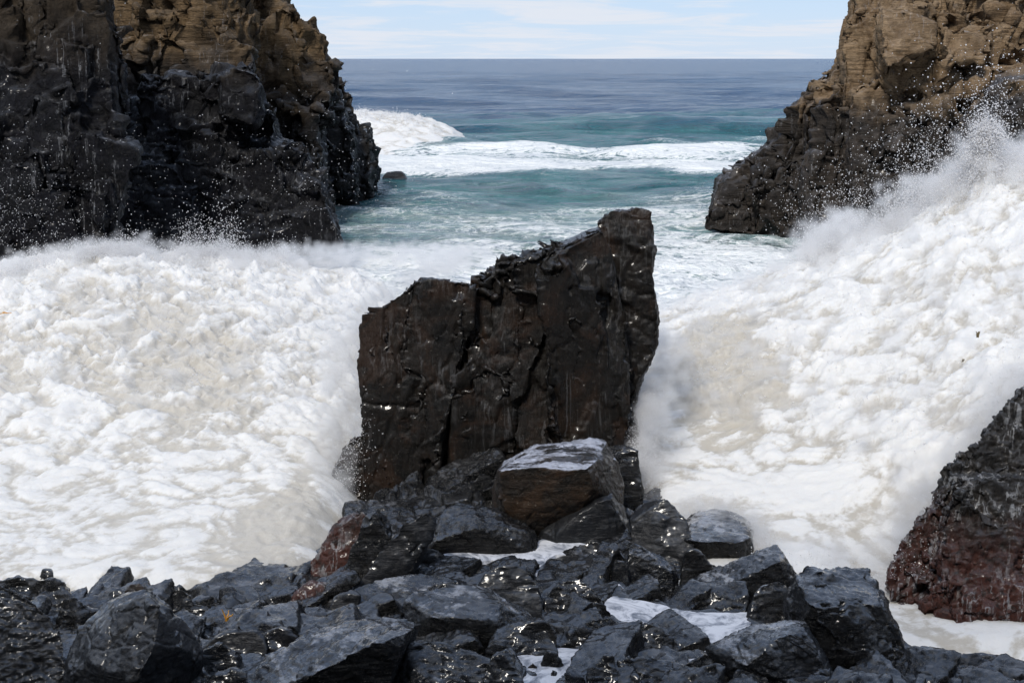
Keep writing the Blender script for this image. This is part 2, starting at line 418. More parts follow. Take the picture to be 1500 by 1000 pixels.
def hullrock(name, hulls, vox, mat, size, label=None, cat=None, parent=None, seed=1, kind=None, group=None, more=(), **kw):
    V, N, F = remesh([[at(*p) for p in h] for h in hulls] + list(more), vox)
    k = dict(facet=0.15, crack=0.05, rough=0.05 * size, strata=0.03 * size, sfreq=5 / size, seed=seed, cuts=0, terrace=0.5); k.update(kw)
    V = carve(V, N, F, size, **k)
    me = new_mesh(name, V, F); loc = V.mean(0); loc[2] = V[:, 2].min()
    o = link(name, me, M[mat], None, label, cat, group, kind, loc)
    if parent: o.parent = parent; o.location = Vector(o.location) - parent.location
    return o

def slab(poly, Y, D, lean=0.0, shrink=0.9, drop=0.3, turn=0.0):
    """front outline at depth Y (leaning back by lean over its height) and a back face D behind"""
    P = np.array(poly, float); y1 = P[:, 1].max(); y0 = P[:, 1].min(); c = P.mean(0); out = []
    for px, py in P:
        s = (y1 - py) / (y1 - y0)
        yy = Y + lean * s + turn * (px - c[0]) / np.ptp(P[:, 0])
        out.append((px, py, yy))
        k = shrink
        out.append((c[0] + (px - c[0]) * k, c[1] + (py - c[1]) * k + drop * 20, yy + D))
    return out

def crags(slabs, n, smin, smax, seed, inset=0.9, flat=0.6):
    """angular blocks standing out of a cliff face given as (poly, Y, lean) sheets"""
    rs = np.random.default_rng(seed); out = []
    areas = np.array([np.ptp(np.array(p)[:, 0]) * np.ptp(np.array(p)[:, 1]) for p, _, _ in slabs]); areas = areas / areas.sum()
    for _ in range(n):
        poly, Y, lean = slabs[rs.choice(len(slabs), p=areas)]
        P = np.array(poly, float); c = P.mean(0); y0, y1 = P[:, 1].min(), P[:, 1].max()
        for _t in range(30):
            q = P.min(0) + rs.random(2) * np.ptp(P, axis=0); ins = False
            for a in range(len(P)):
                u, v = P[a], P[(a + 1) % len(P)]
                if (u[1] > q[1]) != (v[1] > q[1]) and q[0] < (v[0] - u[0]) * (q[1] - u[1]) / (v[1] - u[1]) + u[0]: ins = not ins
            if ins: break
        q = c + (q - c) * inset
        w = at(q[0], q[1], Y + lean * (y1 - q[1]) / (y1 - y0) - 0.12 * smax)
        sz = (smin + (smax - smin) * rs.random() ** 1.6) * np.array([0.6 + 0.5 * rs.random(), 0.6, flat + 0.7 * rs.random()])
        a, b, g = rs.normal() * 0.5, rs.normal() * 0.22, rs.normal() * 0.22
        ca, sa, cb, sb, cg, sg = math.cos(a), math.sin(a), math.cos(b), math.sin(b), math.cos(g), math.sin(g)
        M3 = np.array([[ca, -sa, 0], [sa, ca, 0], [0, 0, 1]]) @ np.array([[1, 0, 0], [0, cb, -sb], [0, sb, cb]]) @ np.array([[cg, 0, sg], [0, 1, 0], [-sg, 0, cg]])
        box = np.array([[x, y, z] for x in (-.5, .5) for y in (-.5, .5) for z in (-.5, .5)]) * sz * (0.85 + 0.3 * rs.random((8, 3)))
        out.append(w + box @ M3.T)
    return out

# ---- the sea stack: three slabs divided by cracks
st = empty('sea_stack', (float(at(740, 740, 18.6)[0]), 18.6, -0.3), 'tall black sea stack of upright slabs splitting the surf in the middle of the cove', 'sea stack')
Ys = 18.3
hullrock('left_slab', [slab([(521, 480), (560, 448), (612, 408), (655, 405), (692, 415), (692, 470), (648, 520), (632, 560), (624, 760), (533, 760), (527, 640), (521, 520)], Ys + .05, 1.9, 0.5, turn=-0.35),
                       [(640, 440, Ys + .95), (692, 418, Ys + .8), (696, 740, Ys + .95), (640, 740, Ys + .95), (660, 440, Ys + 1.8), (700, 450, Ys + 1.8), (700, 740, Ys + 1.8)]],
         0.024, 'stack', 0.75, parent=st, seed=11, facet=0.10, crack=0.05, stretch=(1, 1, 0.5), sdir=(0.9, 0.2, 0.15), strata=0.006, rough=0.007, cuts=4, cut=.012, terrace=.3, csize=1.15)
hullrock('middle_slab', [slab([(695, 402), (725, 382), (760, 380), (800, 357), (830, 345), (838, 420), (836, 600), (850, 790), (654, 800), (656, 640), (664, 560), (695, 470)], Ys + 0.05, 1.8, 0.45, turn=-0.2),
                         [(700, 392, Ys + .5), (745, 372, Ys + .6), (760, 378, Ys + 1.3), (700, 410, Ys + 1.3), (760, 430, Ys + .6), (700, 430, Ys + .4)]],
         0.024, 'stack', 0.95, parent=st, seed=12, facet=0.11, crack=0.03, stretch=(1, 1, 0.4), sdir=(0.9, 0.3, 0.1), strata=0.006, rough=0.007, cuts=4, cut=.012, terrace=.3, csize=1.15)
hullrock('right_slab', [slab([(800, 360), (850, 338), (880, 330), (900, 380), (912, 460), (922, 560), (914, 610), (905, 700), (915, 780), (806, 800), (810, 660), (800, 560), (797, 440)], Ys - 0.05, 1.6, 0.45, turn=0.4)],
         0.024, 'stack', 0.8, parent=st, seed=13, facet=0.10, crack=0.03, stretch=(1, 1, 0.35), sdir=(0.95, 0.25, 0.1), strata=0.008, rough=0.007, cuts=4, cut=.012, terrace=.3, csize=1.15)
hullrock('back_pillar', [slab([(872, 325), (892, 308), (920, 304), (948, 308), (955, 330), (958, 432), (905, 440), (880, 400)], Ys + 0.75, 1.2, 0.25),
                         slab([(900, 438), (963, 430), (965, 480), (959, 520), (940, 556), (890, 560)], Ys + 0.55, 1.3, 0.2),
                         slab([(890, 548), (941, 550), (928, 600), (890, 612)], Ys + 0.5, 1.2, 0.1), slab([(890, 595), (929, 597), (939, 645), (939, 720), (890, 720)], Ys + 0.4, 1.2, 0.15)],
         0.024, 'stack', 0.6, parent=st, seed=14, facet=0.09, crack=0.05, stretch=(1, 1, 0.7), strata=0.008, rough=0.015)
hullrock('foot_ledge', [slab([(486, 690), (508, 650), (540, 622), (560, 640), (560, 800), (478, 800), (494, 735)], Ys + 0.25, 1.3, 0.3)],
         0.024, 'stack', 0.6, parent=st, seed=15, facet=0.1, rough=0.01)

# ---- far left headland and its dark wet cliffs
LH = [([(150, -60), (372, -60), (372, 10), (430, 60), (462, 82), (478, 140), (470, 300), (150, 300)], 52, 5), ([(170, -50), (330, -50), (350, 60), (330, 150), (190, 150)], 47, 4), ([(170, -50), (330, -50), (350, 60), (330, 150), (190, 150)], 47.2, 4), ([(430, 75), (480, 125), (515, 200), (515, 270), (430, 280)], 56, 4), ([(490, 160), (530, 232), (530, 265), (480, 275)], 60, 2.5)]
hullrock('headland', [
    slab([(150, -60), (372, -60), (372, 10), (395, 32), (430, 60), (462, 82), (478, 140), (470, 330), (150, 330)], 52, 14, 5, 0.95),
    slab([(430, 62), (465, 80), (490, 118), (515, 165), (530, 200), (525, 290), (430, 290)], 56, 12, 4, 0.95),
    slab([(505, 160), (522, 178), (535, 205), (549, 232), (553, 262), (545, 278), (480, 290), (470, 200)], 60, 9, 2.5, 0.95),
    slab([(180, -60), (330, -60), (350, 60), (330, 150), (200, 150), (150, 60)], 47, 8, 4, 0.95)],
    0.10, 'cliff', 2.6, 'tan and black craggy headland running out to the open sea on the left', 'headland', seed=21, facet=0.20, crack=0.08, csize=1.0, stretch=(1, 1, 0.8), rough=0.09, strata=0.05, sfreq=1.4, more=crags(LH, 190, 0.8, 2.6, 5, 0.9, 0.8))
MC = [([(165, 150), (215, 120), (262, 150), (300, 112), (345, 100), (378, 118), (400, 190), (440, 215), (470, 270), (480, 350), (165, 380)], 39.5, 3)]
hullrock('cliff', [
    slab([(150, 190), (190, 140), (230, 150), (262, 175), (300, 130), (330, 140), (385, 190), (400, 230), (395, 360), (160, 400)], 40, 9, 3, 0.95),
    slab([(318, 108), (345, 100), (375, 106), (384, 150), (370, 185), (322, 170)], 39.3, 4, .6, 0.9),
    slab([(345, 215), (385, 190), (420, 205), (450, 230), (470, 275), (484, 320), (484, 380), (340, 400)], 42, 6, 2.5, 0.95),
    slab([(175, 250), (215, 235), (260, 250), (290, 310), (300, 420), (160, 430)], 37.5, 5, 1.6, 0.9),
    slab([(270, 315), (310, 300), (350, 305), (390, 330), (385, 420), (260, 420)], 38.5, 4, 1.0, 0.9)],
    0.065, 'darkcliff', 1.3, 'black wet broken cliff with water trickling down, at the foot of the left headland', 'cliff', seed=22, facet=0.12, csize=0.9, crack=0.07, rough=0.04, strata=0.03, sfreq=1.8, sdir=(0.3, 0.2, 0.9),
    more=crags(MC, 110, 0.5, 1.7, 6, 0.90))
NC = [([(-60, -60), (120, -60), (160, 30), (178, 130), (165, 250), (145, 400), (-60, 400)], 31.2, 3)]
hullrock('cliff', [
    slab([(-250, -80), (120, -80), (152, 0), (172, 60), (178, 130), (165, 250), (150, 400), (130, 470), (-250, 480)], 32, 9, 3, 0.95),
    slab([(60, 190), (110, 185), (140, 250), (150, 330), (145, 470), (50, 470)], 31, 4, 1.2, 0.9),
    slab([(-100, 140), (30, 150), (60, 250), (70, 470), (-100, 480)], 30, 4, 2, 0.9)],
    0.06, 'darkcliff', 1.5, 'near-black sheer cliff column filling the upper left corner, water running down its face', 'cliff', seed=23, facet=0.10, csize=0.9, crack=0.05, rough=0.04, strata=0.03, sfreq=2.0, stretch=(1, 1, 0.45), sdir=(0.9, 0.3, 0.2),
    more=crags(NC, 60, 0.6, 1.8, 7, 0.88, 1.3))
rock('small dark red rock awash beside the tip of the left headland', [(556, 262), (566, 250), (590, 249), (600, 258), (596, 266), (560, 270)], Y=68, D=1.6, mat='cliff', name='sea_rock', cat='rock', sink=0.02)

# ---- right headland
RH = [([(1300, -50), (1540, -50), (1540, 300), (1400, 340), (1300, 340), (1285, 150), (1300, 45)], 43.2, 3.5), ([(1215, 165), (1250, 115), (1275, 85), (1300, 110), (1310, 330), (1180, 330)], 45.3, 3), ([(1065, 325), (1075, 285), (1120, 250), (1170, 225), (1200, 270), (1205, 335)], 47.2, 2.2)]
hullrock('headland', [
    slab([(1255, -60), (1560, -60), (1600, 200), (1560, 360), (1300, 360), (1230, 150), (1245, 40)], 44, 14, 4, 0.97),
    slab([(1290, 4), (1345, -4), (1352, 40), (1350, 90), (1300, 100), (1285, 50)], 43.5, 5, 1.0, 0.9),
    slab([(1378, 42), (1432, 30), (1452, 60), (1445, 85), (1385, 90)], 43, 5, 1.0, 0.9),
    slab([(1185, 140), (1225, 90), (1255, 60), (1300, 110), (1310, 350), (1170, 350)], 46, 10, 3, 0.95),
    slab([(1155, 185), (1162, 155), (1188, 150), (1240, 200), (1250, 350), (1150, 350)], 47, 7, 2.0, 0.95),
    slab([(1036, 320), (1048, 268), (1075, 245), (1100, 225), (1130, 206), (1165, 196), (1200, 260), (1210, 345), (1120, 347), (1036, 335)], 47.5, 7, 2.2, 0.95),
    slab([(1245, 130), (1300, 105), (1360, 115), (1390, 140), (1380, 250), (1330, 345), (1250, 345), (1238, 230)], 43, 6, 2.5, 0.92),
    slab([(1142, 300), (1160, 284), (1185, 286), (1195, 350), (1138, 350)], 46.2, 3, 0.5, 0.9)],
    0.07, 'rcliff', 2.0, 'tan blocky headland with dark wet foot sloping down into the sea on the right', 'headland', seed=31, facet=0.14, crack=0.09, csize=1.0, stretch=(1, 1, 0.7), rough=0.05, strata=0.04, sfreq=1.4, sdir=(0.25, 0.2, 0.95), more=crags(RH, 130, 0.6, 1.9, 8, 0.86, 0.9))
hullrock('cliff', [slab([(1400, 215), (1425, 150), (1460, 128), (1500, 105), (1700, 60), (1700, 520), (1420, 520), (1385, 350), (1390, 260)], 36, 9, 2.5, 0.95)],
    0.07, 'rcliff', 1.6, 'dark wet shoulder of cliff behind the tall splash on the right', 'cliff', seed=33, facet=0.2, crack=0.06, rough=0.05, strata=0.04, sfreq=2.0, more=crags([([(1405, 230), (1430, 160), (1500, 115), (1560, 110), (1560, 400), (1410, 400)], 35.6, 2)], 30, 0.5, 1.6, 9, .95))

# ---- unseen cliff behind the viewer, added and shaped to keep sun off the shelf
def wblock(x0, x1, y0, y1, z0, z1, lean=0.8):
    return [np.array(p, float) for p in ((x0 - 1, y0 - 1, z0), (x1 + lean, y0 - 1, z0), (x0 - 1, y1 + 1, z0), (x1 + lean, y1 + lean, z0), (x0, y0, z1), (x1, y0, z1 * 1.05), (x0, y1, z1 * .9), (x1, y1 - .5, z1 * .95))]
V, N, F = remesh([wblock(-18, -8.5, 0, 3.5, -1, 12.5), wblock(-18, -8.8, -8, 1, -1, 14), wblock(-11, -2.5, -16, -6, -1, 25), wblock(-19, -10, -16, -7, -1, 17), wblock(-1, 12, -17, -8, -1, 10)], 0.22)
V = carve(V, N, F, 2.5, seed=41, facet=.16, crack=.06, rough=.12, strata=.05, sfreq=1.5, cuts=0, terrace=.5)
me = new_mesh('cliff', V, F); link('cliff', me, M['darkcliff'], None, 'unseen dark cliff added behind and left of the viewer to shade the foreground', 'cliff', None, None, (-12, 0, -1))

# ---- near right rock with red algae
hullrock('boulder', [
    slab([(1300, 850), (1322, 800), (1365, 760), (1400, 715), (1430, 660), (1450, 625), (1500, 565), (1620, 505), (1800, 470), (2000, 560), (2050, 990), (1480, 960), (1470, 935), (1400, 925), (1320, 905)], 14.3, 3.0, 1.8, 0.95),
    slab([(1380, 740), (1430, 700), (1470, 690), (1520, 700), (1540, 950), (1480, 955), (1390, 900)], 13.9, 2, 1.0, 0.9)],
    0.019, 'red', 0.8, 'large boulder crusted with dark red algae, water draining down it, at the right edge', 'boulder', seed=35, facet=0.07, crack=0.008, rough=0.05, strata=0.004, sfreq=5, terrace=0, csize=.9, more=crags([([(1325, 850), (1375, 770), (1420, 710), (1450, 640), (1500, 585), (1540, 600), (1540, 930), (1350, 900)], 14.4, 1.9)], 60, 0.18, 0.75, 10, .96))

# ---- rocks of the foreground shelf
exec_rocks = [
 # label, outline, opts
 ("dark brown cube-shaped rock with a bright flat wet top, against the sea stack",
  [(727, 735), (728, 690), (740, 672), (785, 648), (850, 639), (885, 642), (900, 662), (912, 703), (905, 712), (866, 716), (845, 736), (800, 756), (757, 762)],
  dict(base=790, z=0.3, D=1.3, mat='capped', facet=0.03, cuts=2, cut=0.01, csize=1.2, terrace=0, front=[(729, 692, -.12), (745, 687, -.15), (862, 684, -.15), (867, 716, -.12), (757, 765, -.12), (800, 762, -.1)])),
 ("dark knobbly rock tucked behind the bright-topped cube rock", [(880, 645), (915, 642), (935, 660), (940, 700), (935, 725), (900, 720)], dict(Y=17.3, D=.7)),
 ("smooth purplish wedge rock sloping left below the bright-topped cube rock", [(789, 776), (815, 745), (850, 713), (900, 714), (925, 735), (922, 790), (860, 800), (800, 790)],
  dict(base=815, z=.2, D=.9, mat='smooth', facet=0.07, front=[(850, 770, 0.0), (900, 740, .1)])),
 ("tall dark domed rock right of the purplish wedge rock", [(920, 745), (940, 722), (975, 727), (1003, 754), (1017, 792), (1000, 820), (930, 822)], dict(base=850, z=.1, D=1.0, mat='smooth', facet=.10)),
 ("craggy brown-topped rock behind the domed rock against the surf", [(930, 715), (942, 702), (965, 695), (995, 713), (1008, 733), (1012, 770), (960, 775)], dict(Y=17.2, D=1.0, cuts=12, cut=.1, facet=.08, csize=.5)),
 ("low flat ledge with a bluish wet top jutting into the surf beyond the domed rock", [(985, 790), (1005, 758), (1028, 745), (1065, 744), (1090, 755), (1103, 770), (1105, 800), (1088, 814), (1000, 818)],
  dict(base=840, z=0, D=1.6, mat='sheen', front=[(1000, 792, -.1), (1085, 794, -.1), (1100, 785, 0)], facet=.08, cuts=1, cut=.01, csize=1.0)),
 ("small upright stone at the right tip of the flat blue-topped ledge", [(1085, 775), (1095, 765), (1104, 770), (1106, 800), (1098, 810), (1086, 808)], dict(Y=16.2, D=.3)),
 ("fan-shaped layered rock standing in the middle of the shelf", [(919, 868), (918, 802), (930, 789), (960, 799), (985, 816), (995, 830), (997, 857), (960, 874)],
  dict(base=872, z=.2, D=.7, mat='sheen', strata=.03, sdir=(-.35, .2, .9), facet=.12)),
 ("narrow leaning slab left of the fan-shaped layered rock", [(893, 835), (900, 818), (919, 820), (922, 866), (905, 866)], dict(base=868, D=.35, mat='sheen')),
 ("striped rounded lump right of the fan-shaped layered rock", [(997, 842), (1000, 815), (1012, 800), (1028, 808), (1045, 830), (1047, 846), (1010, 850)], dict(base=855, D=.4, strata=.03, sdir=(.8, .2, .5))),
 ("long tilted grey slab rising to a blunt dark end beside the surf", [(985, 862), (1060, 825), (1130, 797), (1145, 795), (1160, 813), (1168, 842), (1152, 850), (1100, 876), (1060, 872), (1000, 885)],
  dict(base=890, z=.2, D=1.0, mat='sheen', facet=.05, strata=.02, sdir=(.3, .7, .6), front=[(1060, 862, .0), (1140, 830, .1)])),
 ("thin flat blue-grey slab lying beside the big foam pool", [(1005, 885), (1030, 868), (1075, 868), (1096, 880), (1092, 897), (1035, 899)], dict(base=897, D=.6, mat='sheen', facet=.05)),
 ("pale mossy-edged block left of the massive front block", [(1092, 905), (1095, 885), (1113, 851), (1135, 847), (1155, 850), (1160, 880), (1142, 912), (1100, 918)], dict(base=925, z=.3, D=.6, mat='sheen')),
 ("massive dark front block with a tilted bluish top at lower right", [(1148, 880), (1165, 840), (1190, 831), (1270, 828), (1284, 845), (1293, 870), (1300, 892), (1318, 935), (1345, 975), (1352, 1010), (1200, 1020), (1160, 960)],
  dict(base=1020, z=.2, D=1.5, facet=.09, front=[(1165, 858, .1), (1285, 862, .1), (1320, 945, 0), (1230, 935, -.05)], mat='slate')),
 ("broad ribbed slab sloping left in front of the massive block", [(1030, 948), (1060, 930), (1100, 915), (1150, 905), (1180, 907), (1205, 935), (1218, 965), (1228, 1010), (1110, 1010), (1060, 978)],
  dict(base=1020, z=.45, D=1.1, mat='sheen', strata=.02, sdir=(.4, .7, .5), facet=.07, front=[(1170, 935, 0.0), (1215, 1000, -.1), (1090, 975, .05)])),
 ("dark pointed wedge rock below the big foam pool", [(998, 976), (1020, 962), (1045, 952), (1062, 960), (1072, 985), (1050, 992), (1005, 990)], dict(base=1000, z=.5, D=.45)),
 ("low grey stone at the bottom edge under the broad ribbed slab", [(1065, 1010), (1075, 980), (1100, 975), (1125, 985), (1140, 1010)], dict(base=1030, z=.5, D=.5, mat='sheen')),
 ("flat wet stone at the bottom edge below the dark pointed wedge rock", [(985, 1015), (995, 990), (1030, 982), (1060, 990), (1070, 1015)], dict(base=1030, z=.5, D=.5, mat='sheen')),
 ("dark low stone at the bottom edge in front of the massive block", [(1140, 1015), (1150, 992), (1190, 985), (1230, 990), (1250, 1015)], dict(base=1040, z=.5, D=.5, mat='slate')),
 ("small dark cracked stone at the left rim of the thin blue-grey slab", [(985, 880), (990, 872), (1003, 870), (1010, 885), (1000, 890), (988, 889)], dict(base=892, D=.2)),
 ("thin flake of rock lying in foam in front of the fan-shaped rock", [(930, 884), (940, 874), (965, 878), (982, 888), (978, 894), (945, 892)], dict(base=893, D=.3, mat='sheen')),
 ("low broken stones at the foot of the thin flake in the foam pool", [(968, 900), (980, 888), (1005, 890), (1012, 900), (998, 907), (975, 906)], dict(base=907, D=.25)),
 ("striped ridge rock at the lower edge of the big foam pool", [(905, 950), (912, 925), (935, 904), (958, 910), (970, 918), (976, 932), (998, 946), (990, 965), (910, 965)], dict(base=970, z=.4, D=.6, strata=.025, sdir=(.6, .3, .7), facet=.12)),
 ("grey ribbed rock left of the striped ridge rock", [(820, 962), (835, 935), (850, 912), (878, 898), (905, 905), (917, 925), (905, 950), (850, 968)], dict(base=972, z=.4, D=.7, strata=.03, sdir=(.6, .3, .7))),
 ("dark double-humped rock left of the big foam pool", [(795, 880), (815, 852), (832, 840), (862, 845), (884, 868), (897, 892), (870, 905), (850, 925), (800, 922)], dict(base=930, z=.3, D=.8)),
 ("tall rounded dark rock in the centre of the shelf", [(690, 868), (706, 838), (740, 824), (770, 830), (792, 862), (795, 900), (770, 915), (700, 905)], dict(base=925, z=.35, D=.8, mat='smooth', facet=.12)),
 ("arched boulder with brown bands under the tall rounded dark rock", [(708, 950), (725, 915), (760, 897), (795, 903), (815, 925), (818, 955), (790, 970), (725, 972)], dict(base=985, z=.4, D=.7)),
 ("wide blue-topped block with a sheer black front, in the centre of the shelf", [(590, 880), (610, 862), (690, 852), (738, 864), (765, 880), (790, 905), (775, 935), (692, 942), (650, 925), (600, 905)],
  dict(base=950, z=.4, D=1.0, mat='sheen', facet=.05, front=[(648, 912, .0), (700, 908, -.05), (738, 880, .3), (692, 942, .0)])),
 ("broad layered table rock streaked blue and black, left of centre", [(503, 880), (520, 858), (560, 842), (640, 833), (690, 838), (705, 855), (640, 875), (620, 900), (560, 905), (505, 905)],
  dict(base=910, z=.3, D=1.2, mat='sheen', facet=.05, strata=.02)),
 ("low layered rock step in front of the broad table rock", [(500, 900), (520, 885), (560, 880), (575, 895), (570, 915), (505, 918)], dict(base=925, z=.3, D=.5)),
 ("long dark ridge rock with a ribbed top crossing the lower left centre", [(345, 1010), (375, 975), (405, 950), (460, 920), (520, 908), (580, 903), (616, 912), (605, 940), (565, 985), (550, 1020)],
  dict(base=1050, z=.5, D=1.5, mat='sheen', facet=.08, front=[(540, 950, .0), (600, 925, .1), (470, 990, -.05)])),
 ("low rock with a pale blue cap at the bottom centre", [(565, 1015), (590, 965), (600, 942), (640, 935), (690, 950), (720, 965), (725, 1015)], dict(base=1050, z=.5, D=.9, mat='sheen')),
 ("dark block at the bottom edge right of the blue-capped rock", [(700, 1015), (715, 960), (745, 945), (765, 960), (775, 1015)], dict(base=1050, z=.5, D=.6)),
 ("small squat stone standing in the lower foam pool", [(790, 970), (797, 955), (806, 949), (818, 957), (824, 970), (812, 977), (797, 977)], dict(base=977, z=.5, D=.2, name='stone', cat='stone')),
 ("tiny round black stone in the lower foam pool", [(804, 985), (805, 979), (810, 976), (816, 980), (816, 987), (809, 989)], dict(base=989, z=.5, D=.1, name='stone', cat='stone')),
 ("tiny flat brown stone by the left rim of the lower foam pool", [(772, 975), (775, 968), (786, 968), (790, 974), (784, 978), (775, 978)], dict(base=978, z=.5, D=.1, name='stone', cat='stone', mat='brown')),
 ("pointed block at the bottom edge right of the lower foam pool", [(825, 1010), (828, 975), (838, 967), (855, 980), (862, 1010)], dict(base=1030, z=.5, D=.5)),
 ("angular block with a sharp crest at the bottom edge of the shelf", [(856, 1010), (862, 975), (885, 955), (898, 958), (912, 1010)], dict(base=1030, z=.5, D=.6)),
 ("stepped block with wet horizontal ledges at the bottom edge", [(900, 1010), (905, 965), (950, 958), (985, 965), (992, 985), (985, 1010)], dict(base=1030, z=.5, D=.7, mat='sheen', strata=.03)),
 ("layered glistening rock at the foot of the sea stack", [(622, 795), (650, 742), (662, 733), (748, 738), (760, 760), (790, 775), (785, 802), (740, 815), (650, 818)],
  dict(base=830, z=.2, D=.9, strata=.035, mat='slate', sdir=(.1, .3, .95), front=[(650, 770, .05), (760, 785, .0)])),
 ("flat bedded slabs ending at a straight crack below the glistening rock", [(655, 825), (680, 803), (760, 796), (795, 798), (802, 825), (760, 835), (690, 838)], dict(base=838, z=.2, D=.9, mat='sheen', strata=.02, facet=.05)),
 ("small thin slab overhanging a hollow left of the flat bedded slabs", [(595, 835), (600, 826), (630, 822), (640, 826), (630, 840), (600, 845)], dict(base=845, z=.2, D=.35, mat='sheen')),
 ("short leaning grey pillar against the face of the sea stack", [(680, 735), (690, 710), (705, 692), (722, 692), (724, 738)], dict(Y=17.6, D=.4)),
 ("square grey block at the left foot of the sea stack", [(543, 745), (548, 718), (565, 712), (590, 716), (592, 752), (560, 765)], dict(Y=17.6, D=.5)),
 ("dark rib of rock with a reddish foot, outermost against the left surf", [(451, 850), (456, 818), (472, 788), (500, 755), (528, 745), (545, 760), (520, 810), (492, 852)], dict(base=870, z=.1, D=.7, mat='red', px_res=1.7)),
 ("grey rib of rock second in from the left surf", [(487, 862), (515, 800), (540, 752), (565, 742), (588, 750), (560, 800), (525, 860)], dict(base=880, z=.1, D=.6)),
 ("long rib with a pale worn crest running down from the sea stack", [(515, 868), (560, 800), (600, 758), (640, 735), (640, 775), (600, 815), (575, 860)], dict(base=885, z=.1, D=.6, mat='smooth')),
 ("brown hummock between the pale-crested rib and the layered glistening rock", [(575, 830), (590, 802), (620, 795), (650, 800), (660, 825), (620, 842)], dict(base=850, z=.2, D=.6)),
 ("low reddish-brown rock at the surf's edge left of the table rock", [(412, 905), (430, 868), (455, 848), (495, 852), (490, 900), (440, 915)], dict(base=915, z=.1, D=.8, mat='red')),
 ("long smooth rock beside the low reddish-brown rock", [(470, 912), (490, 870), (515, 858), (530, 870), (510, 905)], dict(base=915, z=.2, D=.5, mat='smooth')),
 ("small dark stone behind the ridge rock at the edge of the left surf", [(400, 905), (404, 896), (412, 893), (420, 900), (422, 908), (406, 910)], dict(base=912, z=.1, D=.2, name='stone', cat='stone')),
 ("small rounded stone by itself on the flat slab at the edge of the left surf", [(362, 893), (368, 882), (380, 877), (392, 882), (397, 894), (380, 899)], dict(base=902, z=.2, D=.25, name='stone', cat='stone')),
 ("wide flat glistening slab under the orange scrap", [(262, 915), (300, 898), (345, 890), (400, 893), (440, 912), (400, 935), (330, 940), (270, 935)], dict(base=945, z=.2, D=1.0, mat='sheen', facet=.05)),
 ("dark smooth wedge rock below the wide flat glistening slab", [(295, 945), (320, 922), (350, 915), (380, 925), (395, 945), (380, 965), (310, 968)], dict(base=975, z=.4, D=.6, mat='smooth')),
 ("squared grey block between the wide slab and the long ridge rock", [(375, 935), (400, 918), (430, 912), (440, 925), (425, 950), (385, 958)], dict(base=965, z=.4, D=.5, mat='sheen')),
 ("tilted streaky slab right of the big wedge boulder", [(268, 990), (285, 950), (320, 935), (355, 955), (350, 985), (300, 1005)], dict(base=1010, z=.4, D=.6, mat='sheen')),
 ("low ribbed stone at the bottom edge between the big wedge boulder and the ridge rock", [(285, 1015), (310, 985), (345, 972), (365, 985), (360, 1015)], dict(base=1040, z=.5, D=.5, mat='sheen')),
 ("big wedge-shaped boulder with a pale sloping left side", [(98, 965), (120, 915), (150, 885), (180, 866), (215, 862), (250, 892), (280, 920), (293, 940), (284, 965), (260, 990), (250, 1015), (110, 1015)],
  dict(base=1040, z=.5, D=1.4, mat='smooth', facet=.05, front=[(212, 875, .05), (170, 925, .0), (210, 985, -.15), (270, 960, .15)])),
 ("rough brown cracked rock under the big wedge boulder", [(92, 1015), (98, 965), (130, 938), (165, 945), (195, 970), (205, 1015)], dict(Y=11.2, D=.8, mat='brown', film_sheen=0)),
 ("large smooth dark boulder in the bottom left corner", [(-60, 840), (0, 853), (35, 868), (65, 893), (84, 925), (94, 965), (95, 1030), (-60, 1050)], dict(base=1040, z=.6, D=1.8, mat='smooth', facet=.04, crack=.0, rough=.02)),
 ("ragged craggy rock behind the large smooth corner boulder", [(-20, 870), (0, 845), (30, 843), (60, 845), (95, 850), (112, 870), (120, 895), (90, 910), (0, 905)], dict(base=920, z=.2, D=.8, facet=.3)),
 ("small black knob perched on the ragged craggy rock", [(56, 843), (62, 833), (70, 830), (80, 836), (80, 845), (66, 847)], dict(Y=14.85, D=.2, sink=0.01, name='stone', cat='stone')),
 ("rubbly dark rock between the craggy rock and the big wedge boulder", [(75, 910), (90, 880), (130, 872), (150, 890), (130, 920), (95, 950)], dict(base=955, z=.3, D=.8, facet=.3)),
 ("dome-shaped grey rock behind the big wedge boulder", [(138, 885), (148, 862), (165, 853), (182, 858), (190, 885), (160, 893)], dict(base=915, z=.2, D=.5)),
 ("knobbly brown rock right of the dome-shaped grey rock", [(180, 868), (190, 853), (203, 851), (217, 862), (222, 885), (190, 885)], dict(base=915, z=.2, D=.4, mat='brown')),
 ("dark round-topped rock at the surf line above the big wedge boulder's right shoulder", [(240, 880), (248, 863), (262, 859), (278, 866), (285, 885), (270, 898), (248, 897)], dict(base=915, z=.2, D=.4)),
 ("low dark rock between the round-topped rock and the greyish small rock", [(275, 900), (280, 880), (295, 877), (308, 890), (310, 905), (290, 910)], dict(base=918, z=.2, D=.35)),
 ("greyish small rock left of the orange scrap", [(300, 895), (305, 880), (318, 876), (328, 885), (331, 900), (315, 906)], dict(base=915, z=.2, D=.3)),
 ("low wet rock at the surf line between dome-shaped and round-topped rocks", [(215, 885), (222, 868), (240, 866), (250, 885), (245, 900), (220, 900)], dict(base=915, z=.2, D=.35)),
 ("low blue-grey slab awash at the right bottom edge", [(1325, 985), (1345, 960), (1400, 952), (1450, 955), (1520, 970), (1520, 1020), (1330, 1020)], dict(base=1050, z=.1, D=1.4, mat='sheen', facet=.05)),
 ("rounded wet hump on the awash slab at the right bottom edge", [(1375, 975), (1400, 958), (1440, 953), (1480, 965), (1495, 990), (1400, 1000)], dict(base=1010, z=.3, D=.7, mat='sheen', facet=.08)),
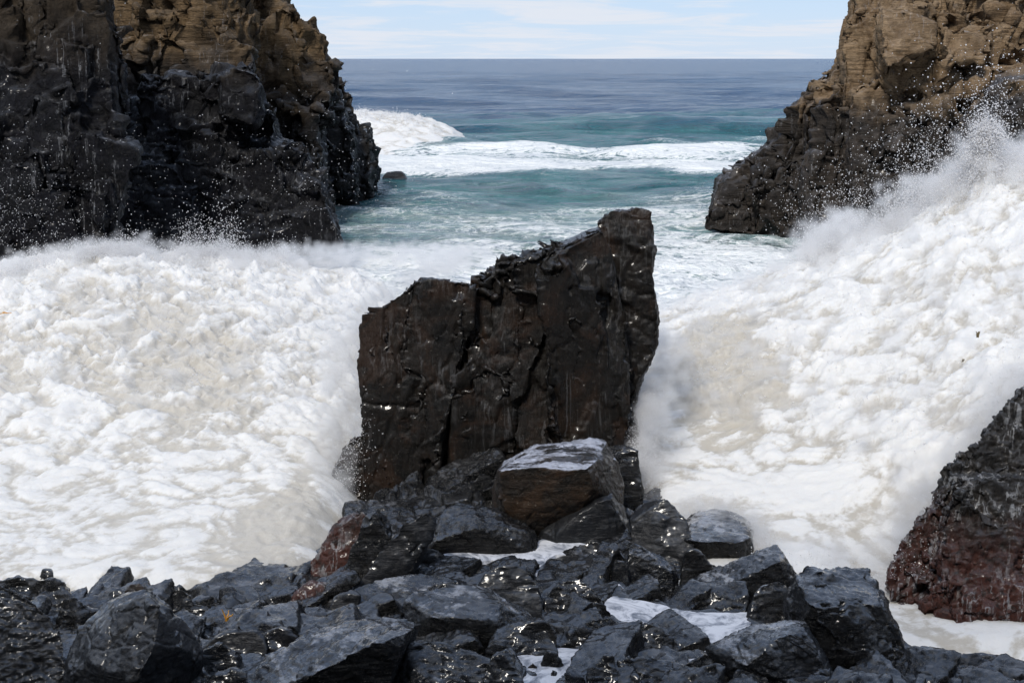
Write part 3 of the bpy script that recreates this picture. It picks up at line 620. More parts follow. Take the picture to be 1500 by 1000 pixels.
 ("dark stone in the crook between the narrow leaning slab and the flat bedded slabs", [(830, 815), (845, 795), (870, 790), (892, 800), (893, 825), (850, 832)], dict(base=838, z=.2, D=.5)),
 ("flat pale slab in front of the narrow leaning slab", [(845, 850), (860, 832), (890, 826), (900, 850), (880, 862)], dict(base=862, z=.2, D=.5, mat='sheen', facet=.05)),
 ("jagged little rock between the domed rock and the striped lump", [(1010, 812), (1025, 800), (1050, 808), (1075, 815), (1070, 828), (1030, 832)], dict(base=840, z=.1, D=.5)),
]
for lab, poly, kw in exec_rocks:
    kw.pop('film_sheen', None)
    kw.setdefault('group', 'loose stones on the shelf' if kw.get('name') == 'stone' else 'wet black rocks of the foreground shelf')
    rock(lab, poly, **kw)

POOLS = [
    ([(640, 812), (700, 801), (760, 801), (800, 815), (790, 828), (720, 820), (660, 826)], 0.34, 11),
    ([(700, 905), (722, 900), (740, 912), (735, 925), (712, 922)], 0.40, 12),
    ([(885, 858), (905, 852), (930, 876), (985, 890), (1020, 896), (1095, 896), (1105, 930), (1075, 950), (1035, 960), (990, 950), (970, 915), (905, 912), (885, 895)], 0.33, 1),
    ([(755, 960), (790, 945), (840, 950), (870, 945), (900, 950), (880, 965), (850, 975), (830, 1010), (765, 1010)], 0.47, 2),
    ([(588, 782), (618, 783), (622, 802), (600, 802)], 0.33, 3),
    ([(790, 788), (830, 790), (858, 796), (850, 812), (810, 812), (785, 840), (765, 840), (770, 815)], 0.33, 4),
    ([(985, 960), (1010, 965), (1060, 955), (1070, 975), (1040, 1010), (985, 1010)], 0.42, 8),
]
# ---- shelf of bedrock under the loose rocks
def grid(x0, x1, nx, y0, y1, ny):
    X, Y = np.meshgrid(np.linspace(x0, x1, nx), np.linspace(y0, y1, ny))
    return X.ravel(), Y.ravel()
def grid_faces(nx, ny):
    i = np.arange(nx * ny).reshape(ny, nx)
    return np.stack([i[:-1, :-1], i[:-1, 1:], i[1:, 1:], i[1:, :-1]], -1).reshape(-1, 4)
def sstep(x, a, b):
    t = np.clip((x - a) / (b - a), 0, 1); return t * t * (3 - 2 * t)

nx, ny = 520, 420
X, Y = grid(-7, 7, nx, 7, 19.6, ny)
PXl = 750 + X / Y * FPX                                            # rough bearing, to shape the tongue's edges
left_edge = np.interp(Y, [7, 13, 14.4, 15.5, 17, 18.2, 19.6], [-9, -9, -5.6, -2.4, -2.1, -1.8, -1.2])
right_edge = np.interp(Y, [7, 11.5, 12.6, 13.5, 14.5, 15.6, 17, 18.5, 19.6], [9, 9, 3.9, 3.5, 3.1, 2.65, 2.2, 1.7, 1.0])
inside = np.minimum(sstep(X - left_edge, -0.4, 0.35), sstep(right_edge - X, -0.4, 0.35))
Z = np.interp(Y, [7, 11, 13, 15, 17, 18, 19.6], [0.75, 0.5, 0.33, 0.22, 0.26, 0.36, 0.3])
P3 = np.stack([X, Y, Z], 1)
Z = Z - (1 - inside) * 1.3 + 0.10 * fbm(P3 * 1.6, 3) * 1.0
f1, f2, idx, vec = voronoi(P3 * 4.6 + 13)
Z += 0.05 * ((vec * (_r[idx, :3] - 0.5)).sum(1) * 2.2 + (_r[idx, 3] - 0.5) * 0.6)
f1, f2, idx, vec = voronoi(P3 * 2.0 + 3)
Z += 0.26 * ((vec * (_r[idx, :3] - 0.5)).sum(1) * 1.5 + (_r[idx, 3] - 0.5) * 0.45) - 0.05 * (1 - np.clip((f2 - f1) / 0.12, 0, 1))
Z += 0.02 * fbm(P3 * 9, 3)
for poly, pz, _s in POOLS:                                         # hollows that hold the foam pools
    Q = np.array([at(a, b, depth(b, pz))[:2] for a, b in poly]); ins = np.zeros(len(X), bool); dist = np.full(len(X), 9.)
    for a in range(len(Q)):
        p, q = Q[a], Q[(a + 1) % len(Q)]
        m = ((p[1] > Y) != (q[1] > Y)) & (X < (q[0] - p[0]) * (Y - p[1]) / (q[1] - p[1] + 1e-9) + p[0]); ins ^= m
        e = q - p; t = np.clip(((X - p[0]) * e[0] + (Y - p[1]) * e[1]) / (e @ e), 0, 1)
        dist = np.minimum(dist, np.hypot(X - p[0] - t * e[0], Y - p[1] - t * e[1]))
    sd_ = np.where(ins, dist, -dist) + 0.06 * perlin(P3 * 5)
    tgt = np.minimum(Z, pz - 0.10 + 0.10 * fbm(P3 * 3 + 7, 3)) 
    w = sstep(sd_, -0.02, 0.10); Z = Z * (1 - w) + tgt * w
    rim = sstep(sd_, -0.35, -0.05) * (1 - w); Z = Z + rim * np.clip(pz + 0.01 + 0.10 * perlin(P3 * 4 + 2) - Z, 0, 0.5)
rs = np.random.default_rng(77); hul = []
def shelf_at(x, y):
    i = int(np.clip((x + 7) / 14 * (nx - 1), 0, nx - 1)); j = int(np.clip((y - 7) / 12.6 * (ny - 1), 0, ny - 1)); return Z[j * nx + i], inside[j * nx + i], pool_[j * nx + i]
pool_ = np.zeros(len(X), bool)
for poly, pz, _s in POOLS:
    Q = np.array([at(a, b, depth(b, pz))[:2] for a, b in poly]); c = Q.mean(0); Q = c + (Q - c) * 1.2
    for a in range(len(Q)):
        p, q = Q[a], Q[(a + 1) % len(Q)]
        pool_ ^= ((p[1] > Y) != (q[1] > Y)) & (X < (q[0] - p[0]) * (Y - p[1]) / (q[1] - p[1] + 1e-9) + p[0])
k = 0
while k < 300:
    y = 10.5 + 8 * rs.random(); x = (rs.random() * 2 - 1) * 0.42 * y
    z, ins_, pl_ = shelf_at(x, y)
    if ins_ < 0.8 or pl_: continue
    k += 1
    L, W, H = 0.35 + 0.9 * rs.random() ** 1.5, 0.25 + 0.45 * rs.random(), 0.06 + 0.16 * rs.random()
    n = np.array([-0.28, -0.18, 0.95]) + rs.normal(size=3) * 0.13; n /= np.linalg.norm(n)
    a = 0.5 + rs.normal() * 0.5; u = np.array([math.cos(a), math.sin(a), 0]); u -= n * (u @ n); u /= np.linalg.norm(u); v = np.cross(n, u)
    c = np.array([x, y, z - 0.03 + 0.06 * rs.random() - H * 0.35])
    hul.append([c + u * L * .5 * sx_ * (0.8 + .35 * rs.random()) + v * W * .5 * sy_ * (.75 + .45 * rs.random()) + n * H * sz_ for sx_ in (-1, 1) for sy_ in (-1, 1) for sz_ in (-.9, .5)])
Vs, Ns, Fs = remesh(hul, 0.021)
Vs = carve(Vs, Ns, Fs, 0.3, seed=78, facet=.08, crack=.03, rough=.008, strata=.006, sfreq=14, sdir=(-0.28, -0.18, 0.95), cuts=0, terrace=.5)
Vg = np.stack([X, Y, Z - 0.03], 1); Fg = grid_faces(nx, ny)
me = new_mesh('rocky_shore', np.concatenate([Vg, Vs]), np.concatenate([Fg, Fs + len(Vg)]))
link('rocky_shore', me, M['slate'], label='uneven black bedrock under the loose rocks of the foreground', kind='structure')

# ---- foam pools between the rocks
def pool(poly, z, seed):
    rs = np.random.default_rng(seed); P = np.array([at(px, py, depth(py, z)) for px, py in poly]); c = P.mean(0)
    bm = bmesh.new(); ring = []
    n = len(P)
    for i in range(n):
        for t in np.linspace(0, 1, 6, endpoint=False):
            q = P[i] * (1 - t) + P[(i + 1) % n] * t; ring.append(q + np.array([rs.normal(), rs.normal(), 0]) * 0.015)
    vs = [bm.verts.new(q) for q in ring]; f = bm.faces.new(vs); bmesh.ops.triangulate(bm, faces=[f])
    r = bmesh.ops.extrude_face_region(bm, geom=list(bm.faces)); bmesh.ops.translate(bm, vec=(0, 0, -0.25), verts=[g for g in r['geom'] if isinstance(g, bmesh.types.BMVert)])
    bmesh.ops.recalc_face_normals(bm, faces=bm.faces)
    me = bpy.data.meshes.new('foam_pool'); bm.to_mesh(me); bm.free()
    return link('foam_pool', me, M['pool'], kind='structure', loc=c)

for a in POOLS: pool(*a)

# ------------------------------------------------------------------ sea
rows = [8.0]
while rows[-1] < 24000: rows.append(rows[-1] + max(0.045, rows[-1] ** 2 / (1406 * 6) * 0.5))
rows = np.array(rows); ncol = 800
Yg = np.repeat(rows, ncol); U = np.tile(np.linspace(-1, 1, ncol), len(rows))
Xg = U * (0.44 * Yg + 6)
dyr = np.repeat(np.gradient(rows), ncol); dx = (0.44 * Yg + 6) * 2 / ncol; sp_ = np.maximum(dyr, dx)
Zs = np.zeros(len(Xg), np.float32)
open_ = sstep(Yg, 38, 60)
for k, (lam, amp) in enumerate(((90, 1.6), (40, 0.9), (17, 0.55), (7.5, 0.42), (3.4, 0.19), (1.6, 0.085), (0.75, 0.028), (0.36, 0.014))):
    w = np.clip((lam / sp_ - 1.8) / 2.5, 0, 1)
    m = w > 0
    if not m.any(): continue
    Pn = np.stack([Xg[m] / (lam * 1.9) + k * 3.7, Yg[m] / lam + 0.25 * Xg[m] / lam + k * 7.7, np.full(m.sum(), k * 1.3)], 1)
    n = perlin(Pn); n2 = perlin(Pn * 1.37 + 31)
    ridge = (0.35 - np.abs(n)) * 1.2 + 0.45 * n2
    big = lam > 5
    Zs[m] += amp * w[m] * ridge * (sstep(Yg[m], 100, 170) if lam > 20 else (0.25 + 0.75 * open_[m] if big else 0.7 + 0.3 * open_[m]))
# bearing in photograph pixels (used only to lay the bands out where the cove has them)
PX = 750 + Xg / (Yg * cp + (CAMH) * sp) * FPX
def bump1(y, c, w): return np.exp(-((y - c) / w) ** 2)
# foaming band crossing the cove mouth and the breaker off the left headland
warp = 7.0 * perlin(np.stack([Xg / 16, Yg / 16, Yg * 0], 1)) + 4.0 * perlin(np.stack([Xg / 6, Yg / 7, Yg * 0], 1)) + 2.0 * perlin(np.stack([Xg / 3, Yg / 3, Yg * 0 + 4], 1))
Yw = Yg + warp
bandx = sstep(Xg, -12, -4) * (1 - sstep(Xg, 12.5, 17))
Zs += 0.55 * bump1(Yw, 95, 5) * sstep(Xg, -14, -2) * (1 - sstep(Xg, 16, 22))
Zs += 0.9 * bump1(Yg + warp * 0.6, 124, 6) * sstep(Xg, -4, 12)
foam = np.zeros(len(Xg), np.float32)
foam += 0.17 * (1 - sstep(Yg + warp * 1.6, 52, 68)) + 0.34 * (1 - sstep(Yg + warp * 1.6, 36, 50))
foam += 0.14 * (1 - sstep(Yw, 60, 72)) * sstep(Yg, 46, 50)
foam += 0.46 * sstep(Yw, 70, 78) * (1 - sstep(Yw, 90, 97)) * (0.35 + 0.65 * bandx)
foam += 0.30 * sstep(Yw, 60, 75) * (1 - sstep(Yw, 96, 110)) * (1 - sstep(Xg, -9, -3))
foam += 0.04 * (Yg < 200)
foam -= 0.12
foam += np.clip((Zs - 0.12) * 0.55, -0.2, 0.3) * (1 - sstep(Yg, 100, 118)) * sstep(Yg, 36, 50)
shallow = 1 - 0.5 * sstep(Yw, 48, 70) - 0.12 * sstep(Yw, 95, 120) - 0.38 * sstep(Yw, 108, 165)
Zs += -0.22 * (1 - sstep(Yg, 22, 30)) + (1 - sstep(Yg, 36, 52)) * 0.16 * (fbm(np.stack([Xg, Yg, Yg * 0], 1) * 0.9, 5, 0.55, True))
me = new_mesh('sea_water', np.stack([Xg, Yg, Zs], 1), grid_faces(ncol, len(rows)))
shallow = shallow + (0.22 * perlin(np.stack([Xg / 14, Yg / 9, Yg * 0 + 8], 1)) + 0.14 * perlin(np.stack([Xg / 5, Yg / 4, Yg * 0 + 3], 1))) * (1 - sstep(Yg, 140, 220))
attr(me, 'foam', np.clip(foam, 0, 1.2)); attr(me, 'shallow', shallow); attr(me, 'far', sstep(Yg, 100, 1000))
link('sea_water', me, M['sea'], label='blue open sea turning teal and white with foam inside the cove', kind='structure')

# ------------------------------------------------------------------ breaking waves
def tps(C, Q):
    """thin-plate surface through control points C (n,3) at Q (m,2)"""
    def U(r2): return np.where(r2 > 0, r2 * np.log(r2 + 1e-12), 0)
    A = C[:, :2]; n = len(A)
    K = U(((A[:, None] - A[None]) ** 2).sum(-1)) + np.eye(n) * 0.02
    Pm = np.hstack([np.ones((n, 1)), A])
    L = np.block([[K, Pm], [Pm.T, np.zeros((3, 3))]])
    w = np.linalg.solve(L, np.concatenate([C[:, 2], np.zeros(3)]))
    out = np.empty(len(Q))
    for s in range(0, len(Q), 40000):
        q = Q[s:s + 40000]
        out[s:s + 40000] = U(((q[:, None] - A[None]) ** 2).sum(-1)) @ w[:n] + w[n] + q @ w[n + 1:]
    return out

def wave(label, ctrl, x0, x1, y0, y1, step, mat, seed, amp=1.0, fade=None, name='breaking_wave', boil=0.9, patches=()):
    C = np.array([at(*c) if len(c) == 3 else np.array(c[:3]) for c in ctrl])
    nx, ny = int((x1 - x0) / step), int((y1 - y0) / step)
    X, Y = grid(x0, x1, nx, y0, y1, ny)
    Z = tps(C, np.stack([X, Y], 1))
    Z = np.where(Z < 0.25, 0.25 + (Z - 0.25) * 0.6, Z)
    if fade is not None: Z = fade(X, Y, Z)
    P = np.stack([X, Y, Z], 1); g = P.reshape(ny, nx, 3)
    tx = np.gradient(g, axis=1); ty = np.gradient(g, axis=0); N = np.cross(tx, ty).reshape(-1, 3); N /= np.linalg.norm(N, axis=1)[:, None]
    off = seed * 13.7
    Pw = P + 0.35 * np.stack([perlin(P * 0.8 + off + k * 5) for k in range(3)], 1)
    hgt = np.clip(Z / 1.2, 0.15, 1)
    b = 0.60 - fbm(Pw * boil * 1.5 * np.array([1.0, 1.0, 0.7]) + off, 6, 0.60, True)                      # boiling billows
    c = np.abs(fbm(Pw * 2.6 + off + 9, 5, 0.6)) - 0.25
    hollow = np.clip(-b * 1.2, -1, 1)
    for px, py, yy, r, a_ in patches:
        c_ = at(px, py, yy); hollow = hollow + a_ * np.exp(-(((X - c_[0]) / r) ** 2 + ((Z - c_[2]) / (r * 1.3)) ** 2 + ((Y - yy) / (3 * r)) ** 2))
    D = hgt * amp * (0.25 * b + 0.09 * c)
    J = np.stack([perlin(P * 5 + off + 50 + k * 7) for k in range(3)], 1) * 0.03 * amp + np.stack([perlin(P * 13 + off + 80 + k * 7) for k in range(3)], 1) * 0.012 * amp
    V = P + N * D[:, None] + J * hgt[:, None]
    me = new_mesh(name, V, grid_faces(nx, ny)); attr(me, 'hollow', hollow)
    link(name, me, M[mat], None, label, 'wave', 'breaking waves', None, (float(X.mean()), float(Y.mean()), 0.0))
    return V, N

edge = lambda d, w: sstep(d, 0, w)
def fade_left(X, Y, Z):
    e = edge(30.8 - Y, 2.2) * edge(Y - 13.9, 1.5) * edge(-1.2 - X + 0.0 * Y, 1.6)
    return Z * e - 0.5 * (1 - e)
LV, LN = wave('sandy white breaking wave boiling across the whole left side of the cove', [
    (-150, 405, 27.5), (0, 408, 27.5), (60, 388, 27.6), (150, 366, 27.8), (230, 380, 28), (330, 384, 28.2), (420, 382, 28.6), (520, 400, 29),
    (0, 430, 25.5), (150, 420, 25.5), (300, 430, 25.5), (450, 440, 26), (560, 470, 26),
    (0, 520, 22.5), (150, 530, 22.2), (300, 540, 22.2), (450, 540, 22.5), (560, 560, 22.5),
    (-100, 660, 19.2), (100, 660, 19.2), (300, 670, 19.0), (450, 660, 19.3), (520, 670, 19.5),
    (0, 780, 16.6), (200, 780, 16.4), (400, 780, 16.4), (500, 770, 16.6), (0, 850, 15.1), (200, 860, 14.9), (400, 880, 14.7),
    (-150, 520, 22.5), (-150, 780, 16.6)], -12.5, 0.2, 13.6, 31, 0.031, 'foam', 1, amp=0.9, fade=fade_left, patches=[(250, 520, 22.8, 1.0, 0.6), (120, 480, 24, 1.2, 0.45), (330, 570, 21.5, 0.8, 0.6), (430, 750, 17, 0.5, 0.6), (400, 820, 15.6, 0.6, 0.8)])

def fade_right(X, Y, Z):
    c = at(1442, 230, 24)
    Z = Z + 0.75 * np.exp(-((X - c[0]) / 0.17) ** 2 - ((Y - 24) / 0.4) ** 2)
    near = sstep(X - 0.267 * Y, -0.7, 0.2) * (1 - sstep(Y, 15.6, 17.6))        # low water round the foot of the algae boulder
    Z = Z * (1 - near) + 0.12 * near
    e = edge(31 - Y, 5) * edge(Y - 12.6, 1.2) * edge(X - 0.9, 1.2)
    return Z * e - 0.5 * (1 - e)
RV, RN = wave('bright white wave bursting against the rocks on the right of the sea stack', [
    (960, 440, 27.5), (1060, 412, 27), (1150, 385, 26.5), (1230, 362, 26), (1300, 340, 25.5), (1370, 300, 25), (1420, 262, 24.5), (1500, 245, 24), (1600, 225, 24), (1700, 225, 24),
    (940, 520, 23.5), (1060, 480, 23.5), (1180, 450, 23), (1300, 420, 22.5), (1420, 370, 22), (1530, 350, 21.5),
    (940, 640, 20.0), (1060, 610, 20.2), (1180, 590, 20), (1300, 560, 19.6), (1420, 510, 19.4), (1560, 480, 19),
    (950, 730, 17.8), (1080, 740, 17.4), (1200, 740, 17.2), (1310, 720, 17.1), (1420, 640, 17.3),
    (1120, 830, 15.6), (1250, 850, 15.2), (1350, 870, 14.6), (1450, 930, 13.6), (1350, 950, 13.4)], 0.6, 10.8, 12.4, 31.5, 0.031, 'foam_r', 2, amp=0.62, fade=fade_right, boil=0.75, patches=[(1045, 520, 22.5, 0.6, 1.6), (1065, 570, 21.3, 0.5, 1.5), (1025, 640, 20, 0.2, 0.9), (1145, 580, 20.5, 0.16, 0.8)])

def fade_far(X, Y, Z):
    dx = np.abs(X + 9.5) / 7.0
    e = np.clip(1 - dx ** 3, 0, 1)
    prof = sstep(Y, 92, 104) * (1 - sstep(Y, 106, 112))
    return 2.7 * e * prof * (0.72 + 0.28 * (1 - sstep(X, -14, -3))) - 0.35
FV, FN = wave('white breaker curling off the tip of the left headland, far out', [(0, 90, 0., 0), (5, 90, 0., 0), (0, 95, 0., 0), (4, 99, 0.1, 0)], -22, 0, 90, 114, 0.13, 'foam', 3, amp=1.1, fade=fade_far, boil=0.4)

# ------------------------------------------------------------------ spray
def droplets(name, P, S, label, cat='spray'):
    """thousands of little water drops, one mesh of spray"""
    n = len(P)
    T = np.array([[1, 1, 1], [1, -1, -1], [-1, 1, -1], [-1, -1, 1]], np.float32) / 1.7
    a = rng.random((n, 3)) * 6.28
    ca, sa = np.cos(a), np.sin(a)
    Rz = np.zeros((n, 3, 3)); Rz[:, 0, 0] = ca[:, 0]; Rz[:, 0, 1] = -sa[:, 0]; Rz[:, 1, 0] = sa[:, 0]; Rz[:, 1, 1] = ca[:, 0]; Rz[:, 2, 2] = 1
    Rx = np.zeros((n, 3, 3)); Rx[:, 0, 0] = 1; Rx[:, 1, 1] = ca[:, 1]; Rx[:, 1, 2] = -sa[:, 1]; Rx[:, 2, 1] = sa[:, 1]; Rx[:, 2, 2] = ca[:, 1]
    Q = np.einsum('nij,njk,lk->nli', Rz, Rx, T) * S[:, None, None]
    V = (P[:, None] + Q).reshape(-1, 3)
    F = (np.arange(n)[:, None, None] * 4 + np.array([[0, 1, 2], [0, 3, 1], [0, 2, 3], [1, 3, 2]])).reshape(-1, 3)
    me = new_mesh(name, V, F)
    return link(name, me, M['drops'], None, label, cat, None, 'stuff', None)

def along(line, n, Yj=0.5, up=0.5, side=0.1, size=(0.008, 0.02), cap=9):
    """drops thrown up from a line of (px,py,Y) points"""
    L = np.array([at(*p) for p in line]); seg = rng.random(n) * (len(L) - 1); i = seg.astype(int); t = (seg - i)[:, None]
    P = L[i] * (1 - t) + L[i + 1] * t
    clump = np.clip(perlin(np.stack([P[:, 0] * 1.7, P[:, 1] * 0.3, P[:, 0] * 0], 1)) + 0.6, 0.08, 1.6)
    P = P + np.stack([rng.normal(size=n) * side, rng.normal(size=n) * Yj, np.minimum(rng.exponential(1, n), cap) * up * clump - 0.05], 1)
    return P, size[0] + (size[1] - size[0]) * rng.random(n) ** 3

def ball(px, py, Y, n, r, size=(0.007, 0.02), p=1.0):
    c = at(px, py, Y); d = rng.normal(size=(n, 3)) * np.array(r)
    return c + d, size[0] + (size[1] - size[0]) * rng.random(n) ** 3

def cat_(L): return np.concatenate([l[0] for l in L]), np.concatenate([l[1] for l in L])

def skin(V, N, n, mask, push=0.12, size=(0.01, 0.03)):
    idx = np.nonzero(mask)[0]; i = rng.choice(idx, n)
    return V[i] + N[i] * (rng.exponential(push, n)[:, None]) + rng.normal(size=(n, 3)) * 0.03, size[0] + (size[1] - size[0]) * rng.random(n) ** 2

left = [along([(-20, 408, 27.4), (60, 385, 27.5), (150, 364, 27.7), (230, 378, 27.9), (330, 380, 28.1), (430, 380, 28.5)], 14000, 0.5, 0.13),
        along([(120, 372, 27.6), (150, 362, 27.7), (190, 374, 27.8)], 5000, 0.3, 0.22),
        along([(250, 380, 28), (300, 372, 28.1), (360, 380, 28.3)], 5000, 0.3, 0.3),
        ball(20, 330, 26.5, 1300, (0.8, 0.8, 0.8), (0.005, 0.013)), ball(60, 300, 26.5, 450, (1.6, 0.8, 1.4), (0.005, 0.012)),
        ball(250, 310, 27, 300, (2.0, 0.8, 1.0), (0.005, 0.012)), ball(430, 330, 28, 450, (1.2, 0.8, 0.9), (0.005, 0.013)), ball(480, 220, 27, 260, (1.2, 0.8, 0.9), (0.006, 0.014)),
        skin(LV, LN, 3500, (LV[:, 2] > 0.9), 0.05, (0.006, 0.02)),
        along([(505, 740, 18.3), (500, 690, 18.4), (520, 640, 18.7), (528, 600, 18.9), (530, 500, 19.5)], 2000, 0.3, 0.05, 0.14, (0.005, 0.013))]
P_, S_ = cat_(left)
droplets('sea_spray', P_, S_, 'fine white droplets flying over the left wave and in front of the dark cliffs')
right = [along([(1180, 378, 26), (1230, 362, 26), (1300, 340, 25.5), (1370, 300, 25), (1420, 262, 24.5), (1500, 245, 24), (1560, 230, 24)], 22000, 0.6, 0.22, 0.12, (0.007, 0.02)),
         along([(1300, 345, 25), (1370, 305, 24.5), (1440, 250, 24), (1460, 250, 24)], 9000, 0.5, 0.45, 0.2, (0.006, 0.02)),
         ball(1438, 250, 24, 12000, (0.16, 0.2, 0.42), (0.007, 0.024)), ball(1446, 203, 24, 9000, (0.09, 0.12, 0.12), (0.008, 0.028)),
         ball(1390, 260, 24, 3500, (0.75, 0.5, 0.65), (0.006, 0.018)), ball(1290, 310, 25, 2500, (0.9, 0.5, 0.4), (0.006, 0.016)), ball(1440, 140, 24, 260, (0.5, 0.5, 0.5), (0.007, 0.02)),
         ball(1250, 290, 25, 400, (1.2, 0.8, 0.6), (0.006, 0.018)),
         skin(RV, RN, 2500, (RV[:, 2] > 0.9), 0.07, (0.006, 0.022)),
         along([(1510, 560, 16.6), (1455, 620, 16.3), (1425, 680, 16.1), (1385, 735, 15.6), (1340, 780, 15.2), (1305, 830, 14.9)], 1500, 0.3, 0.06, 0.14, (0.004, 0.011)),
         along([(1540, 520, 16.8), (1480, 570, 16.6), (1440, 630, 16.5)], 1200, 0.35, 0.22, 0.2, (0.004, 0.010)),
         along([(945, 700, 18.3), (940, 640, 18.8), (950, 560, 19.5)], 8000, 0.3, 0.05, 0.12, (0.005, 0.012)),
         along([(1010, 750, 17.2), (1100, 770, 16.5), (1170, 820, 15.8), (1290, 850, 15.2)], 6000, 0.3, 0.07, 0.1, (0.005, 0.012))]
P_, S_ = cat_(right)
droplets('sea_spray', P_, S_, 'dense white spray bursting upward at the right edge against the headland')
ff = FV[:, 2] > 0.6
P_, S_ = skin(FV, FN, 5000, ff & (FV[:, 2] > 1.6), 0.06, (0.015, 0.045))
droplets('sea_spray', P_, S_, 'spray blown off the far breaker beside the left headland')

def mist_material(dens):
    m, nt, out = mat_new('mist'); T = NT(nt)
    P = T.n('NewGeometry').outputs['Position']
    d = T.n('Attribute', _attribute_name='density').outputs['Fac']
    n = T.ramp(T.noise(P, 2.2, 5, 0.65), 0.40, 0.62, 0.08, 1.0)
    v = T.n('VolumePrincipled', Anisotropy=0.15); v.inputs['Color'].default_value = (0.985, 0.985, 0.985, 1)
    T.put(v.inputs['Density'], T.math('MULTIPLY', T.math('MULTIPLY', d, n), dens))
    v.inputs['Density Attribute'].default_value = ''
    nt.links.new(v.outputs[0], out.inputs['Volume']); return m

def mist(name, P, radius, dens, label, voxel=0.07):
    """airborne spray too fine to see as drops: a soft cloud grown from points"""
    me = bpy.data.meshes.new(name); me.vertices.add(len(P)); me.vertices.foreach_set('co', np.ascontiguousarray(P, np.float32).ravel())
    a = me.attributes.new('rad', 'FLOAT', 'POINT'); a.data.foreach_set('value', (radius * (0.5 + rng.random(len(P)))).astype(np.float32)); me.update()
    o = link(name, me, None, None, label, 'spray', None, 'stuff')
    g = bpy.data.node_groups.new(name, 'GeometryNodeTree')
    g.interface.new_socket('Geometry', in_out='INPUT', socket_type='NodeSocketGeometry'); g.interface.new_socket('Geometry', in_out='OUTPUT', socket_type='NodeSocketGeometry')
    gi, go = g.nodes.new('NodeGroupInput'), g.nodes.new('NodeGroupOutput')
    mp, pv, sm, na = (g.nodes.new('GeometryNode' + t) for t in ('MeshToPoints', 'PointsToVolume', 'SetMaterial', 'InputNamedAttribute'))
    na.inputs['Name'].default_value = 'rad'; na.data_type = 'FLOAT'
    try: pv.resolution_mode = 'VOXEL_SIZE'
    except Exception: pv.inputs['Resolution Mode'].default_value = 'Size'
    pv.inputs['Density'].default_value = 1.0; pv.inputs['Voxel Size'].default_value = voxel
    sm.inputs['Material'].default_value = mist_material(dens)
    L = g.links.new
    L(gi.outputs[0], mp.inputs['Mesh']); L(mp.outputs[0], pv.inputs['Points']); L(na.outputs['Attribute'], pv.inputs['Radius'])
    L(pv.outputs[0], sm.inputs['Geometry']); L(sm.outputs[0], go.inputs[0])
    md = o.modifiers.new('cloud', 'NODES'); md.node_group = g
    return o

mp_ = [along([(-20, 408, 27.4), (60, 385, 27.5), (150, 364, 27.7), (230, 378, 27.9), (330, 380, 28.1), (430, 378, 28.5), (520, 385, 29)], 3000, 0.40, 0.16, 0.1, cap=2.2)[0],
       skin(LV, LN, 6000, (LV[:, 2] > 0.8), 0.04)[0],
       along([(480, 760, 18.3), (478, 700, 18.5), (488, 640, 19.1), (503, 580, 19.4), (508, 500, 19.9), (560, 440, 20.3), (640, 395, 21), (700, 370, 22)], 1800, 0.24, 0.12, 0.16, cap=2.2)[0],
       along([(440, 370, 30), (520, 370, 30), (600, 375, 29), (680, 370, 28)], 1000, 0.72, 0.10, 0.3, cap=2.2)[0]]
mist('sea_mist', np.concatenate(mp_), 0.09, 3.6, 'soft haze of fine spray hanging over the left wave')
mp_ = [along([(1180, 378, 26), (1230, 362, 26), (1300, 340, 25.5), (1370, 300, 25), (1420, 262, 24.5), (1500, 245, 24), (1600, 230, 24)], 5200, 0.48, 0.28, 0.14, cap=2.2)[0],
       ball(1440, 262, 24, 260, (0.2, 0.25, 0.4))[0],
       skin(RV, RN, 5200, (RV[:, 2] > 0.8), 0.08)[0],
       along([(1530, 540, 17.2), (1460, 610, 16.9), (1430, 660, 16.7), (1390, 720, 16.2), (1345, 770, 15.7), (1310, 820, 15.3)], 1800, 0.24, 0.14, 0.16, cap=2.2)[0],
       along([(945, 700, 18.6), (945, 640, 18.9), (960, 560, 19.5), (975, 480, 20.5)], 1000, 0.32, 0.1, 0.16, cap=2.2)[0],
       along([(1010, 750, 17.2), (1100, 770, 16.5), (1170, 820, 15.8), (1290, 850, 15.2)], 1000, 0.24, 0.1, 0.12, cap=2.2)[0]]
mist('sea_mist', np.concatenate(mp_), 0.10, 3.6, 'soft white cloud of fine spray over the bursting wave on the right')

# ------------------------------------------------------------------ weed scraps
def scrap(px, py, Y, size, mat, label, seed, tall=1.0):
    rs = np.random.default_rng(seed); bm = bmesh.new(); c = at(px, py, Y)
    for b in range(3):
        a = rs.random() * 6.28; prev = None; p = c.copy()
        d = np.array([math.cos(a) * 0.5, math.sin(a) * 0.3, tall * (0.6 + rs.random() * 0.5)]); w = size * 0.16
        sd = np.array([math.cos(a + 1.3), 0.4 * math.sin(a + 1.3), 0.15])
        for k in range(6):
            ww = w * (1 - (k / 5.5) ** 2) + 0.002
            cur = [bm.verts.new(p - sd * ww), bm.verts.new(p + sd * ww)]
            if prev: bm.faces.new((prev[0], prev[1], cur[1], cur[0]))
            prev = cur; p = p + d * size / 5 + rs.normal(size=3) * size * 0.06; d = d + rs.normal(size=3) * 0.25
    me = bpy.data.meshes.new('seaweed'); bm.to_mesh(me); bm.free()
    o = link('seaweed', me, mat, None, label, 'seaweed', 'scraps of seaweed', None, c)
    s = o.modifiers.new('thick', 'SOLIDIFY'); s.thickness = size * 0.04
scrap(332, 909, depth(911, .45), 0.13, M['orange'], 'upright orange-yellow scrap of seaweed on the flat slab at lower left', 1)
scrap(1432, 494, 18.9, 0.10, M['weed'], 'torn brown scrap of seaweed tossed in the bright right wave', 2)
scrap(1410, 530, 19.1, 0.07, M['weed'], 'tiny brown weed fleck just below the torn scrap in the right wave', 3)
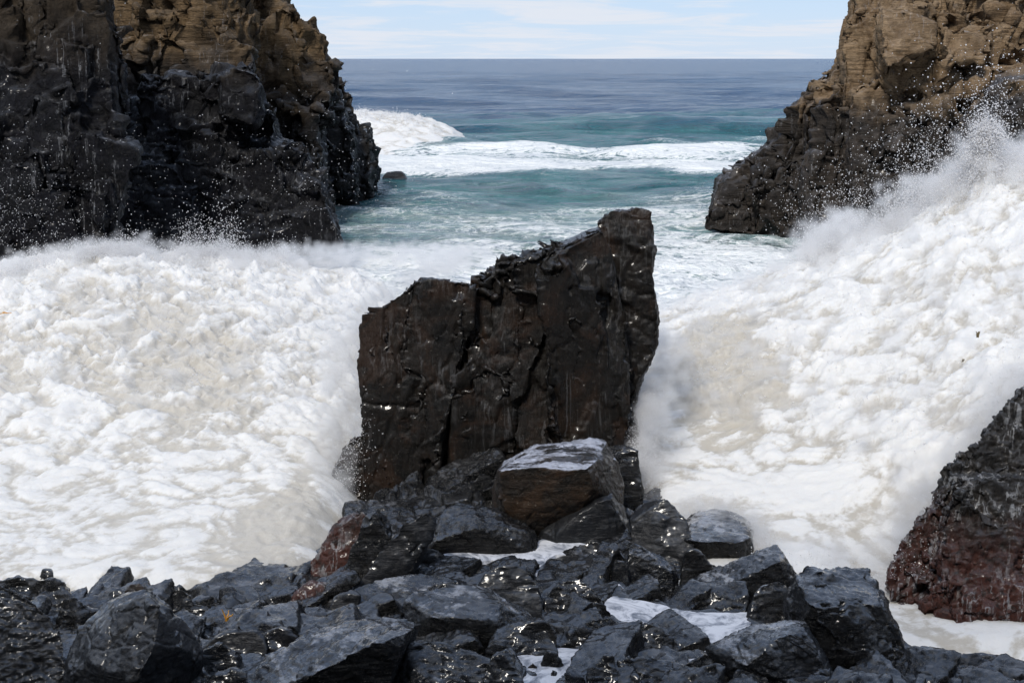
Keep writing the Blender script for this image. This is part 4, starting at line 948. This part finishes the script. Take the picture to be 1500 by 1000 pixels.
scrap(8, 458, 24.0, 0.16, M['orange'], 'rust-coloured weed strand in the left wave at the picture edge', 4, tall=0.2)

# ------------------------------------------------------------------ light, sky, camera
SUN_EL, SUN_AZ = 47, 202      # azimuth clockwise from +Y (where the camera looks)
w = bpy.data.worlds.new('World'); scene.world = w; w.use_nodes = True; nt = w.node_tree; nt.nodes.clear(); T = NT(nt)
out = nt.nodes.new('ShaderNodeOutputWorld')
sky = nt.nodes.new('ShaderNodeTexSky'); sky.sky_type = 'NISHITA'; sky.sun_disc = False
sky.sun_elevation = R(SUN_EL); sky.sun_rotation = R(SUN_AZ); sky.air_density = 0.9; sky.dust_density = 0.1; sky.ozone_density = 2.5
tc = T.n('TexCoord').outputs['Generated']
sx = T.n('SeparateXYZ', Vector=tc)
el = T.math('ADD', T.math('ABSOLUTE', sx.outputs['Z']), 0.06)
cv = T.n('CombineXYZ', X=T.math('DIVIDE', sx.outputs['X'], el), Y=T.math('DIVIDE', sx.outputs['Y'], el), Z=0.0).outputs[0]
cl = T.noise(T.scaled(cv, (0.8, 0.8, 1)), 0.9, 9, 0.62, 0.6)
clf = T.ramp(cl, 0.42, 0.62, 0.05, 0.92)
cc = T.mix(clf, T.mix(0.75, sky.outputs[0], T.mix(T.ramp(sx.outputs['Z'], 0.02, 0.45), (3.5, 4.75, 7.0), (2.2, 3.3, 5.6))), (6.0, 6.3, 6.9))
bg = T.n('Background', Strength=0.125); T.put(bg.inputs['Color'], cc)
nt.links.new(bg.outputs[0], out.inputs[0])

sd = bpy.data.lights.new('sun', 'SUN'); sd.energy = 3.35; sd.angle = R(12); sd.color = (1.0, 0.94, 0.85)
so = bpy.data.objects.new('sun', sd); COL.objects.link(so)
dirv = Vector((math.sin(R(SUN_AZ)) * math.cos(R(SUN_EL)), math.cos(R(SUN_AZ)) * math.cos(R(SUN_EL)), math.sin(R(SUN_EL))))
so.rotation_euler = dirv.to_track_quat('Z', 'Y').to_euler()

cd = bpy.data.cameras.new('camera'); cd.sensor_width = 36; cd.lens = FPX / 1500 * 36; cd.clip_end = 60000; cd.clip_start = 0.1
co = bpy.data.objects.new('camera', cd); COL.objects.link(co); co.location = (0, 0, CAMH); co.rotation_euler = (math.pi / 2 - PITCH, 0, 0)
scene.camera = co
scene.view_settings.view_transform = 'Standard'; scene.view_settings.look = 'None'; scene.view_settings.exposure = 0.05
scene.cycles.max_bounces = 8; scene.cycles.diffuse_bounces = 3; scene.cycles.volume_bounces = 4; scene.cycles.use_denoising = True
